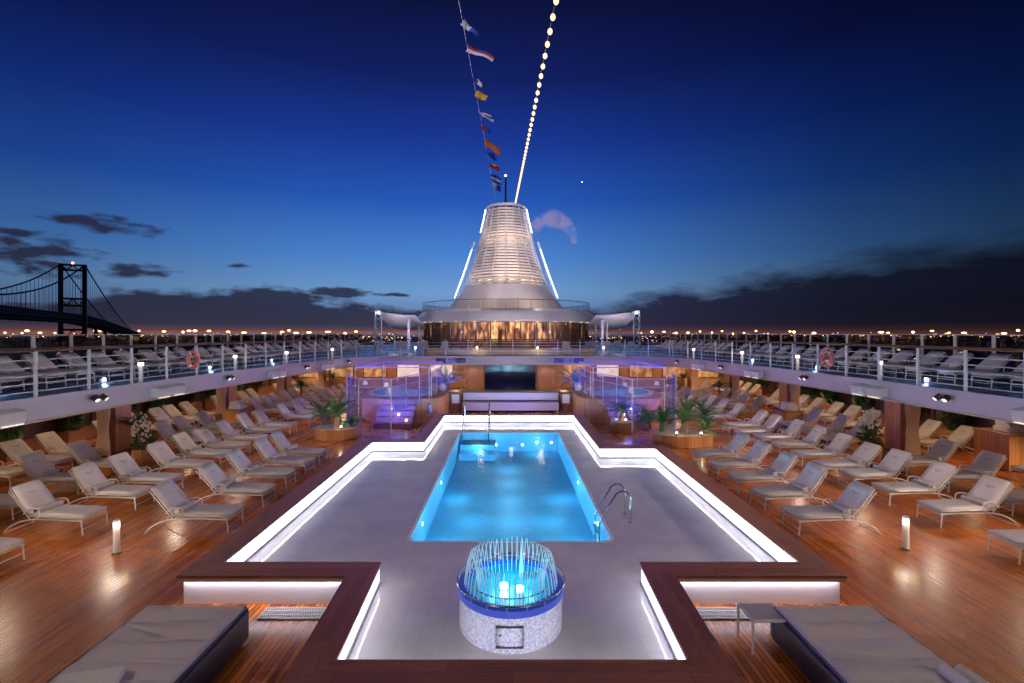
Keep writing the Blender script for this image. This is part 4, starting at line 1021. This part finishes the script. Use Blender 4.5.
# signal flags
fl = thing('signal_flags', 'line of coloured signal flags rising from the funnel over the deck', 'flags', (-1.3,51,ZT))
Q = lambda y: Vector((-1.62+.0062*y, y, 12.98+.108*y))
MB().tube([Q(y) for y in range(6,53,2)], .014, 5).build('cord', 'white_m', fl)
def flagmat(name, cols, ax=0):
    m, nt, b = newmat(name); tc = N(nt, 'ShaderNodeTexCoord'); sp = N(nt, 'ShaderNodeSeparateXYZ'); LK(nt, tc.outputs['UV'], sp.inputs[0])
    cr = N(nt, 'ShaderNodeValToRGB'); cr.color_ramp.interpolation = 'CONSTANT'
    els = cr.color_ramp.elements; els[0].position = 0; els[0].color = cols[0]
    els[1].position = 1/len(cols); els[1].color = cols[1 % len(cols)]
    for i in range(2, len(cols)): e = els.new(i/len(cols)); e.color = cols[i]
    LK(nt, sp.outputs[ax], cr.inputs[0]); LK(nt, cr.outputs[0], b.inputs['Base Color']); b.inputs['Roughness'].default_value = .8
    b.inputs['Subsurface Weight'].default_value = 0; return m
wht=(.75,.75,.8,1); blu=(.03,.07,.4,1); redc=(.6,.04,.03,1); yel=(.85,.5,.04,1); ora=(.85,.22,.05,1)
defs = [(15.6,[wht,blu],.7,.45,0),(17.2,[wht,redc,blu],1.3,.55,1),(19.6,[blu,wht,blu],.75,.6,0),(21.6,[yel,yel],.7,.5,0),(24.2,[wht,blu,wht],.9,.45,1),(26.4,[redc,blu],.6,.4,0),(28.4,[ora,ora,yel],1.3,.7,1),(31.6,[blu,blu],.8,.6,0),(34.6,[redc,redc,wht],1.0,.6,1),(38.2,[blu,wht,blu],1.1,.8,1),(41.8,[wht,blu],1.0,.7,0)]
for k, (y, cols, L, h, ax) in enumerate(defs):
    p = Q(y); L *= .85; m = MB(); nx, ny = 10, 4; rd = random.Random(k)
    droop = rd.uniform(.3,.9); ph = rd.uniform(0,6)
    vs = []
    for j in range(ny+1):
        for i in range(nx+1):
            u = i/nx; v = j/ny
            base = Q(y+h*v); vs.append((base.x+L*u*.85+.12*h*(1-v)+.06*math.sin(v*5+ph), base.y+.12*math.sin(u*7+ph+v), base.z-droop*L*u*.8+.07*math.sin(u*6+v*2+ph)-.95*h*(1-v)))
    fs2 = [(j*(nx+1)+i, j*(nx+1)+i+1, (j+1)*(nx+1)+i+1, (j+1)*(nx+1)+i) for j in range(ny) for i in range(nx)]
    m.add(vs, fs2); o = m.build('flag', flagmat('flag_cloth', cols), fl, True)
    uv = o.data.uv_layers.new(name='UVMap')
    for lp in o.data.loops:
        i = lp.vertex_index % (nx+1); j = lp.vertex_index//(nx+1); uv.data[lp.index].uv = ((i/nx*.999, j/ny) if ax == 0 else (j/ny*.999, i/nx))
light('SPOT', 'flag_fill', (-6.5,-2.2,8.9), 20000, (.88,.74,1), (-1.5,24,15.6), size=.1, ang=38, blend=1)  # added spot from the camera side to brighten the flags
# awnings at both sides of the pavilion
for s in (-1,1):
    sd = 'left' if s<0 else 'right'
    xo = -11.0 if s<0 else 10.9; xi = CX+s*7.6
    a = thing('awning', 'white stretched fabric awning on posts %s of the pavilion' % sd, 'awning', (xo,41,ZU), 'fabric awnings beside the pavilion')
    vs = []; fs2 = []; nn = 10
    for j in range(nn+1):
        for i in range(nn+1):
            u = i/nn; v = j/nn; x = xo+(xi-xo)*u; y = 40+(v*7)*(1-.2*u)+u*.8
            z = 6.15-.10*math.sin(PI*u)-1.45*v-.20*math.sin(PI*v)*(1-u)-.35*u*(1-v); vs.append((x,y,z))
    for j in range(nn):
        for i in range(nn): q = j*(nn+1)+i; fs2.append((q,q+1,q+nn+2,q+nn+1))
    MB().add(vs, fs2).add([(x,y,z+.03) for x,y,z in vs], fs2).build('fabric', 'canopy', a, True)
    for (x,y,z,r) in ((xo,40,6.1,.09),(xo,47,6.0,.09),(xo-s*.5,40.0,6.0,.05),(xi-s*-.6,41,5.4,.10),(xo-s*2.2,42.5,5.3,.07),(xo-s*2.8,44.5,5.3,.07)):
        MB().tube([(x,y,ZU),(x,y,z)], r, 8).build('post', 'white_m', a, True)
    mm = MB()
    for q in range(7):
        z = ZU+.3+.45*q; mm.tube([(xo,40,z),(xo-s*.5,40,z+.4)], .03, 5); mm.tube([(xo-s*.5,40,z),(xo,40,z+.4)], .03, 5)
    mm.build('lattice', 'white_m', a)
    MB().ball((xo-s*.3,39.9,6.0), .10).build('mast_lamp', 'lamp_c', a, True)
    light('POINT', 'awning_fill', (xi+s*.6,40.2,4.4), 190, (.6,.55,1), size=.15)  # added fill to light the fabric from beneath
    light('POINT', 'awning_fill', (xo-s*1.4,40.6,4.8), 220, (1,.84,.78), size=.15)
# chairs and bollards on the far upper deck
def armchair():
    t = thing('terrace_chair', 'x', 'chair', (0,0,-60))
    MB().box((0,0,.42),(.52,.5,.07)).build('seat', 'cushion', t, local=True, bevel=.02)
    MB().box((0,.25,.70),(.52,.07,.5)).build('backrest', 'cushion', t, local=True, bevel=.02)
    for s in (-1,1):
        MB().box((s*.28,0,.60),(.05,.5,.03)).build('armrest', 'white_m', t, local=True)
        for y in (-.22,.24): MB().box((s*.28,y,.30),(.035,.035,.6)).build('leg', 'white_m', t, local=True)
    return t
ch0 = armchair(); k = 0
spots = [(-9.4,36.2,2.9),(-7.9,36.6,3.3),(-6.3,36.0,2.8),(-4.9,37.2,3.4),(-8.6,38.4,.4),(-6.8,38.8,-.3),(4.4,36.4,2.9),(5.9,36.0,3.3),(7.5,36.6,2.9),(9.1,36.2,3.4),(6.8,38.6,.2),(8.7,38.4,-.3)]
names = ['outermost of the left group near the rail','second of the left group near the rail','third of the left group near the rail','innermost of the left group near the rail','outer back one of the left group','inner back one of the left group','innermost of the right group near the rail','second of the right group near the rail','third of the right group near the rail','outermost of the right group near the rail','inner back one of the right group','outer back one of the right group']
for k, (x,y,rz) in enumerate(spots):
    lab = 'white terrace armchair, '+names[k]
    if k == 0: ch0.location = (x,y,ZU+.001); ch0.rotation_euler.z = rz; ch0['label'] = lab; ch0['group'] = 'white armchairs on the far upper deck'
    else: dup(ch0, (x,y,ZU+.001), rz, lab, 'white armchairs on the far upper deck')
def stool():
    t = thing('dining_chair', 'x', 'chair', (0,0,-60))
    MB().box((0,0,.46),(.46,.46,.06)).build('seat', 'stoolred', t, local=True, bevel=.015)
    MB().box((0,-.22,.75),(.44,.04,.5)).build('backrest', 'stoolred', t, local=True, bevel=.015)
    for s in (-1,1):
        for y in (-.2,.2): MB().box((s*.2,y,.22),(.035,.035,.44)).build('leg', 'handrail', t, local=True)
    return t
M['stoolred'] = noisy('brown_upholstery', (.22,.09,.05,1), .6)
s0 = stool()
for k in range(9):
    x = -4.6+1.1*k; lab = 'brown dining chair, %s from the left before the pavilion windows' % ORD[k]
    if k == 0: s0.location = (x,37.5,ZU); s0['label'] = lab; s0['group'] = 'brown dining chairs'
    else: dup(s0, (x,37.5+.25*(k%2),ZU), .1*(k%3-1), lab, 'brown dining chairs')
for x_ in (-7,7): light('SPOT', 'roof_fill', (x_,36.8,4.9), 2600, (.98,.80,.88), (x_*.5,41.5,5.6), size=.05, ang=80, blend=1)  # added pair to light the pavilion roof from the front
light('POINT', 'terrace_light', (-2,36,5.0), 80, (1,.62,.34), size=.2); light('POINT', 'terrace_light', (2.5,36,5.0), 80, (1,.62,.34), size=.2)
b0 = None; k = 0
bl = [(ex(-1,y)-.45,y,'left',i) for i,y in enumerate((10.4,15.5,20.5,24.5,29.2))]+[(ex(1,y)+.45,y,'right',i) for i,y in enumerate((10.4,16.2,20.5,24.5,29.2))]+[(-6.4,33.4,'far',0),(-2.1,32.75,'far',1),(2.0,32.75,'far',2),(6.6,33.4,'far',3)]
for x, y, sd, i in bl:
    lab = 'short white path lamp, %s %s' % (ORD[i], 'from the camera on the %s upper deck edge' % sd if sd != 'far' else 'from the left along the far upper rail')
    if b0 is None:
        b0 = thing('path_lamp', lab, 'path lamp', (x,y,ZU), 'short path lamps on the upper deck')
        MB().box((0,0,.26),(.09,.09,.52)).build('post', 'white_m', b0, local=True, bevel=.008)
        MB().box((0,0,.57),(.10,.10,.10)).build('lamp', 'lamp_w2', b0, local=True) if 'lamp_w2' in M else MB().box((0,0,.57),(.10,.10,.10)).build('lamp', 'lamp_w', b0, local=True)
        MB().box((0,0,.63),(.12,.12,.02)).build('cap', 'white_m', b0, local=True)
    else: dup(b0, (x,y,ZU), 0, lab)
    light('POINT', 'path_lamp_glow', (x+(.16 if sd=='left' else -.16 if sd=='right' else 0), y-.16, ZU+.5), 6, (1,.86,.72), size=.04)
fl0 = None
for sd, X in (('left',-12.75),('right',13.2)):
    for i, y in enumerate((11.9,15.2,20.6,26.0)):
        lab = 'cool white floor lamp under the loungers, %s on the %s upper deck' % (ORD[i], sd)
        t = thing('floor_lamp', lab, 'floor lamp', (X,y,ZU), 'cool floor lamps on the upper deck')
        MB().box((X,y,ZU+.08),(.10,.14,.16)).build('housing', 'white_m', t, bevel=.01)
        MB().box((X+(.055 if X<0 else -.055),y,ZU+.10),(.01,.12,.10)).build('lens', 'lamp_c', t)
        light('POINT', 'floor_lamp_glow', (X+(.2 if X<0 else -.2),y-.1,ZU+.22), 7, (.35,.65,1), size=.05)

# ---------------------------------------------------------------- vapour plume from the funnel
def vapour(dens=.9, lo=.42):
    m = bpy.data.materials.new('vapour'); m.use_nodes = True; nt = m.node_tree; nt.nodes.clear()
    out = N(nt, 'ShaderNodeOutputMaterial'); pv_ = N(nt, 'ShaderNodeVolumePrincipled'); pv_.inputs['Color'].default_value = (.9,.8,.95,1)
    tc = N(nt, 'ShaderNodeTexCoord'); nz = N(nt, 'ShaderNodeTexNoise', Scale=.9, Detail=4.0); LK(nt, tc.outputs['Object'], nz.inputs['Vector'])
    mr = N(nt, 'ShaderNodeMapRange'); mr.inputs['From Min'].default_value = .42; mr.inputs['From Max'].default_value = .7; mr.inputs['To Min'].default_value = .0; mr.inputs['To Max'].default_value = dens
    LK(nt, nz.outputs['Fac'], mr.inputs['Value']); LK(nt, mr.outputs[0], pv_.inputs['Density']); LK(nt, pv_.outputs[0], out.inputs['Volume']); return m
M['vapour'] = vapour(); M['vapour2'] = vapour(.35)
pp = spline3([(2.0,54,14.6),(3.0,54,16.2),(4.6,54,17.0),(6.0,54,16.8),(7.0,54,15.8),(7.5,54,14.2)], 5)
m = MB(); rings = len(pp)
for i, p in enumerate(pp): pass
n_ = 12; vs = []; fs2 = []
for i, p in enumerate(pp):
    u = i/(rings-1); r = .34+.36*math.sin(PI*min(1,u*1.1)); t = (pp[min(i+1,rings-1)]-pp[max(i-1,0)]).normalized(); w = Vector((t.z,0,-t.x))
    if i in (0, rings-1): r *= .3
    for k in range(n_):
        a = 2*PI*k/n_; rr = r*(1+.25*noise.noise(Vector((i*.4,k*.7,2)))); vs.append(p+w*rr*math.cos(a)+Vector((0,1,0))*rr*math.sin(a))
for i in range(rings-1):
    for k in range(n_): fs2.append((i*n_+k, i*n_+(k+1)%n_, (i+1)*n_+(k+1)%n_, (i+1)*n_+k))
fs2 += [tuple(range(n_)), tuple((rings-1)*n_+k for k in range(n_))]
o = MB().add(vs, fs2).build('vapour_plume', 'vapour', None); ctr = []
vs3 = []
for i, p in enumerate(pp): vs3 += [p+(Vector(q)-p)*1.45 for q in vs[i*n_:(i+1)*n_]]
halo = MB().add(vs3, fs2).build('vapour_halo', 'vapour2', o); o['kind'] = 'stuff'; tag(o, 'pale wisp of exhaust vapour drifting right of the funnel', 'vapour')
light('SPOT', 'plume_fill', (4,46,10), 16000, (.95,.8,1), (5,54,16.3), size=.03, ang=60, blend=1)  # added spot to brighten the vapour

# ---------------------------------------------------------------- sea, shore, bridge, harbour lights
o = MB().add([(-12000,-3000,-26),(12000,-3000,-26),(12000,12000,-26),(-12000,12000,-26)], [(0,1,2,3)]).build('sea', 'sea', None); o['kind'] = 'structure'
vs = []; fs2 = []; rd = random.Random(4); NN = 160
for k in range(NN+1):
    x = -4200+8400*k/NN; h = 4+8*abs(noise.noise(Vector((x*.004,1,0))))
    vs += [(x,880,-26),(x,900,-23),(x,1300,-26+h),(x,2600,-26+h*1.8)]
for k in range(NN):
    for j in range(3): a = k*4+j; fs2.append((a,a+4,a+5,a+1))
o = MB().add(vs, fs2).build('shore', 'land', None, True); o['kind'] = 'structure'
us = [5,22,27,40,55,96,100,128,139,164,183,189,195,209,228,244,264,282,289,296,309,328,345,356,640,652,664,676,688,700,712,722,733,744,756,768,790,794,814,881,888,913,932,949,964,1004,1018,1040,-15]
for k, u in enumerate(us):
    Y = 930+((k*37)%50); X = (u-U0)*Y/F; zt = H+rd.uniform(-1.0,5.0)-(1 if u > 640 and u < 780 else 0)
    t = thing('floodlight_mast', 'distant harbour floodlight mast with glowing orange-white lamps', 'light mast', (X,Y,-24), 'floodlight masts along the far harbour')
    MB().tube([(X,Y,-24),(X,Y,zt)], .35, 5).build('pole', 'bridge', t)
    w = rd.uniform(3.5,9.5) if not (640 < u < 780) else rd.uniform(2.5,5)
    MB().ball((X,Y,zt), 1, 10, 6, (w*.65,.6,rd.uniform(1.4,2.4))).build('lamp_head', 'harb', t, True)
m = MB()
for k in range(900):
    Y = rd.uniform(930,2200); X = rd.uniform(-1.1,1.1)*Y; zz = -20+rd.random()**2.2*(22 if Y<1500 else 26); r = rd.uniform(.25,.95)*Y/1000
    m.box((X,Y,zz),(r*1.6,r,r))
o = m.build('harbour_lights', 'harb_s', None); o['kind'] = 'stuff'; tag(o, 'countless tiny orange lights of the far harbour town', 'lights')
m = MB()
br = thing('suspension_bridge', 'dark suspension bridge with lattice tower at the far left', 'bridge', (-504,560,-26))
B0 = Vector((-504,560)); D = Vector((-109,184)).normalized(); PX = Vector((D.y,-D.x)); HW = 10.5
def bp_(s, w, z): q = B0+D*s+PX*w; return Vector((q.x,q.y,z))
deckz = lambda s: 25.0+.0 - (max(0,s)**1.25)*.0105 + (min(0,s))*(.004)
TZ = 84
for w in (-HW, HW):
    t_ = MB()
    d4 = [bp_(-2.2,w-2.0,0),bp_(2.2,w-2.0,0),bp_(2.2,w+2.0,0),bp_(-2.2,w+2.0,0)]
    t_.prism([(p.x,p.y) for p in d4], -26, TZ); t_.build('tower_leg', 'bridge', br)
t_ = MB()
def strut(a, c, r): MB().tube([a,c], r, 4).build('cross_brace', 'bridge', br)
for z in (TZ-1,TZ-7,44,36,8,0): strut(bp_(0,-HW,z), bp_(0,HW,z), 1.2)
for z0, z1 in ((TZ-7,TZ-1),(36,44),(0,8)):
    for q in range(4):
        a = -HW+HW*2*q/4; c = a+HW*2/4; strut(bp_(0,a,z0 if q%2 else z1), bp_(0,c,z1 if q%2 else z0), .6)
strut(bp_(0,-HW,44), bp_(0,HW,TZ-7), .5) if False else None
sS = list(range(-330,461,6))
dm = MB()
for a, c in zip(sS, sS[1:]):
    for w in (-HW,HW):
        dm.tube([bp_(a,w,deckz(a)),bp_(c,w,deckz(c))], .7, 4); dm.tube([bp_(a,w,deckz(a)-8),bp_(c,w,deckz(c)-8)], .9, 4)
        dm.tube([bp_(a,w,deckz(a)-8),bp_(c,w,deckz(c))], .6, 4)
    vs = [bp_(a,-HW,deckz(a)+.3),bp_(a,HW,deckz(a)+.3),bp_(c,HW,deckz(c)+.3),bp_(c,-HW,deckz(c)+.3)]; dm.add(vs+[v-Vector((0,0,6)) for v in vs], [(0,1,2,3),(4,5,6,7),(0,3,7,4),(1,2,6,5)])
dm.build('roadway', 'bridge', br)
def cab(s):
    if s <= 0: u = -s/330; return deckz(s)+5+(TZ-deckz(0)-5)*(1-min(u,1.6))**2
    u = min(1,s/330); return deckz(s)+2+(TZ-deckz(0)-2)*(1-u)**1.45
for w in (-HW,HW):
    MB().tube([bp_(s,w,cab(s)) for s in sS if s <= 330], .75, 5).build('main_cable', 'bridge', br)
    for s in sS[::2]:
        if s <= 320 and s != 0: MB().tube([bp_(s,w,deckz(s)),bp_(s,w,cab(s))], .2, 3).build('hanger_cable', 'bridge', br)
for s in range(120,470,60):
    MB().tube([bp_(s,0,-26),bp_(s,0,deckz(s)-4)], 2.2, 6).build('pier', 'bridge', br)
MB().ball(bp_(0,0,TZ+1.5), 1.1).build('beacon', 'red', br)
for s in range(-300,440,38): MB().ball(bp_(s,-HW,deckz(s)+2.5), .55, 6, 4).build('road_lamp', 'harb_s', br)
o = MB().ball((0,0,0), 7).build('star', 'star', None, at=None); o.location = ((582-U0)*9000/F, 9000, H+(V0-182)*9000/F); o['kind'] = 'structure'

# ---------------------------------------------------------------- dusk sky
wd = bpy.data.worlds.new('World'); sc.world = wd; wd.use_nodes = True; nt = wd.node_tree; nt.nodes.clear()
out = N(nt, 'ShaderNodeOutputWorld'); bg = N(nt, 'ShaderNodeBackground'); LK(nt, bg.outputs[0], out.inputs[0])
tc = N(nt, 'ShaderNodeTexCoord'); sp = N(nt, 'ShaderNodeSeparateXYZ'); LK(nt, tc.outputs['Generated'], sp.inputs[0])
def MT(op, a, b=None, c=None, clamp=False):
    n = nt.nodes.new('ShaderNodeMath'); n.operation = op; n.use_clamp = clamp
    for i, x in enumerate((a, b, c)):
        if x is None: continue
        if isinstance(x, (int, float)): n.inputs[i].default_value = x
        else: nt.links.new(x, n.inputs[i])
    return n.outputs[0]
az = MT('ARCTAN2', sp.outputs['X'], sp.outputs['Y'])
hyp = MT('SQRT', MT('ADD', MT('MULTIPLY', sp.outputs['X'], sp.outputs['X']), MT('MULTIPLY', sp.outputs['Y'], sp.outputs['Y'])))
el = MT('ARCTAN2', sp.outputs['Z'], hyp)
def ramp(fac, stops, interp='LINEAR'):
    cr = nt.nodes.new('ShaderNodeValToRGB'); cr.color_ramp.interpolation = interp; e = cr.color_ramp.elements
    e[0].position, e[0].color = stops[0]; e[1].position, e[1].color = stops[-1]
    for p_, c_ in stops[1:-1]: q = e.new(p_); q.color = c_
    nt.links.new(fac, cr.inputs[0]); return cr.outputs[0]
sky = ramp(MT('MULTIPLY', el, 1/1.0), [(0,lin(104,110,140)),(.03,lin(102,124,168)),(.08,lin(112,156,206)),(.15,lin(78,134,208)),(.26,lin(40,90,186)),(.37,lin(26,58,150)),(.48,lin(19,33,100)),(.60,lin(12,19,60)),(1,lin(7,10,34))])
def g(v): return (v,v,v,1)
fac = ramp(MT('MULTIPLY_ADD', az, .5, .5), [(0,g(.42)),(.12,g(.55)),(.3,g(.88)),(.45,g(1.0)),(.55,g(.92)),(.68,g(.60)),(.80,g(.30)),(.9,g(.16)),(1,g(.13))])
mul = nt.nodes.new('ShaderNodeMix'); mul.data_type = 'RGBA'; mul.blend_type = 'MULTIPLY'; mul.inputs[0].default_value = 1; nt.links.new(sky, mul.inputs[6]); nt.links.new(fac, mul.inputs[7])
cmb = nt.nodes.new('ShaderNodeCombineXYZ'); nt.links.new(az, cmb.inputs[0]); nt.links.new(MT('MULTIPLY', el, 3.0), cmb.inputs[1])
nz = nt.nodes.new('ShaderNodeTexNoise'); nz.inputs['Scale'].default_value = 7; nz.inputs['Detail'].default_value = 7; nz.inputs['Roughness'].default_value = .6; nt.links.new(cmb.outputs[0], nz.inputs['Vector'])
nf = MT('SUBTRACT', nz.outputs['Fac'], .5)
nz2 = nt.nodes.new('ShaderNodeTexNoise'); nz2.inputs['Scale'].default_value = 26; nz2.inputs['Detail'].default_value = 5; nt.links.new(cmb.outputs[0], nz2.inputs['Vector'])
nf2 = MT('SUBTRACT', nz2.outputs['Fac'], .5)
# bank height by azimuth
hb = ramp(MT('MULTIPLY_ADD', az, .5, .5), [(0,g(.05)),(.12,g(.05)),(.20,g(.085)),(.27,g(.092)),(.33,g(.07)),(.40,g(.050)),(.47,g(.040)),(.56,g(.045)),(.62,g(.075)),(.70,g(.105)),(.78,g(.135)),(.86,g(.155)),(1,g(.17))])
hb2 = MT('ADD', hb, MT('ADD', MT('MULTIPLY', nf, .10), MT('MULTIPLY', nf2, .022)))
mask = MT('MULTIPLY', MT('DIVIDE', MT('SUBTRACT', hb2, el), MT('ADD', .014, MT('MULTIPLY', MT('MAXIMUM', az, 0.0), .06)), clamp=True), .93)
blobs = [(90,222,62,9),(20,233,34,6),(28,252,92,22),(130,270,36,9),(45,262,30,6),(242,266,20,3),(335,293,34,5),(392,295,22,2.5),(280,300,30,6),(655,305,14,8),(735,297,50,5)]
for (u,v,w,h) in blobs:
    a0 = math.atan((u-U0)/F); ca = math.cos(a0); e0 = math.atan((V0-v)/F*ca); ww = w/F*ca*ca; hh = h/F*ca
    dx = MT('DIVIDE', MT('SUBTRACT', az, a0), ww); dy = MT('DIVIDE', MT('SUBTRACT', el, e0), hh)
    d = MT('SQRT', MT('ADD', MT('MULTIPLY', dx, dx), MT('MULTIPLY', dy, dy)))
    mk = MT('MULTIPLY', MT('SUBTRACT', MT('ADD', 1.0, MT('ADD', MT('MULTIPLY', nf, 3.0), MT('MULTIPLY', nf2, 2.2))), d), 1.6, clamp=True)
    mask = MT('MAXIMUM', mask, MT('MULTIPLY', mk, .92))
cl = ramp(MT('MULTIPLY_ADD', az, .5, .5), [(0,lin(38,34,54)),(.3,lin(38,38,60)),(.5,lin(40,42,68)),(.62,lin(32,30,56)),(.72,lin(22,19,40)),(.80,lin(14,12,28)),(1,lin(9,8,19))])
mx = nt.nodes.new('ShaderNodeMix'); mx.data_type = 'RGBA'; nt.links.new(mask, mx.inputs[0]); nt.links.new(mul.outputs[2], mx.inputs[6]); nt.links.new(cl, mx.inputs[7])
# town glow low on the horizon
gl = ramp(MT('MULTIPLY', el, 10.0), [(0,lin(150,82,38)),(.06,lin(84,52,34)),(.16,lin(30,20,15)),(.45,lin(8,5,6)),(1,(0,0,0,1))])
gaz = ramp(MT('MULTIPLY_ADD', az, .5, .5), [(0,g(.7)),(.3,g(.9)),(.5,g(.9)),(.65,g(.55)),(.8,g(.28)),(1,g(.2))])
gm = nt.nodes.new('ShaderNodeMix'); gm.data_type = 'RGBA'; gm.blend_type = 'MULTIPLY'; gm.inputs[0].default_value = 1; nt.links.new(gl, gm.inputs[6]); nt.links.new(gaz, gm.inputs[7])
ad = nt.nodes.new('ShaderNodeMix'); ad.data_type = 'RGBA'; ad.blend_type = 'ADD'; ad.inputs[0].default_value = 1; nt.links.new(mx.outputs[2], ad.inputs[6]); nt.links.new(gm.outputs[2], ad.inputs[7])
nt.links.new(ad.outputs[2], bg.inputs['Color']); bg.inputs['Strength'].default_value = 1.0

# ---------------------------------------------------------------- added aft floodlight poles, unseen behind the camera, to brighten the foreground
for s in (-1,1):
    x, y = s*6.5, -2.6
    t = thing('added_light_pole', 'added unseen white pole with floodlights on the aft upper deck, %s of the camera' % ('left' if s<0 else 'right'), 'light pole', (x,y,ZU), 'added aft light poles')
    MB().tube([(x,y,ZU),(x,y,8.6)], .06, 8).build('pole', 'white_m', t, True)
    MB().box((x,y+.12,8.6),(1.0,.12,.5), Matrix.Rotation(R(-35),3,'X')).build('lamp_head', 'dark_m', t, bevel=.02)
    light('AREA', 'aft_fill', (x,y+.3,8.5), 250, (1,.80,.74), (s*3.5,8,0), sx=1.0, sy=.5)
# ---------------------------------------------------------------- camera and render settings
cd = bpy.data.cameras.new('Camera'); cam = bpy.data.objects.new('Camera', cd); COL.objects.link(cam); sc.camera = cam
cam.location = (0,0,H); cam.rotation_euler = (R(90),0,0); cd.sensor_width = 36; cd.lens = F*36/1024
cd.shift_x = (512-U0)/1024; cd.shift_y = -(341.5-V0)/1024; cd.clip_end = 20000; cd.clip_start = .05
sc.view_settings.view_transform = 'Standard'; sc.view_settings.look = 'None'; sc.view_settings.exposure = 0; sc.view_settings.gamma = 1
sc.render.engine = 'CYCLES'; cy = sc.cycles; cy.use_denoising = True; cy.max_bounces = 6; cy.diffuse_bounces = 3; cy.glossy_bounces = 3; cy.transparent_max_bounces = 16
cy.sample_clamp_indirect = 4; cy.sample_clamp_direct = 12; cy.caustics_reflective = False; cy.caustics_refractive = False
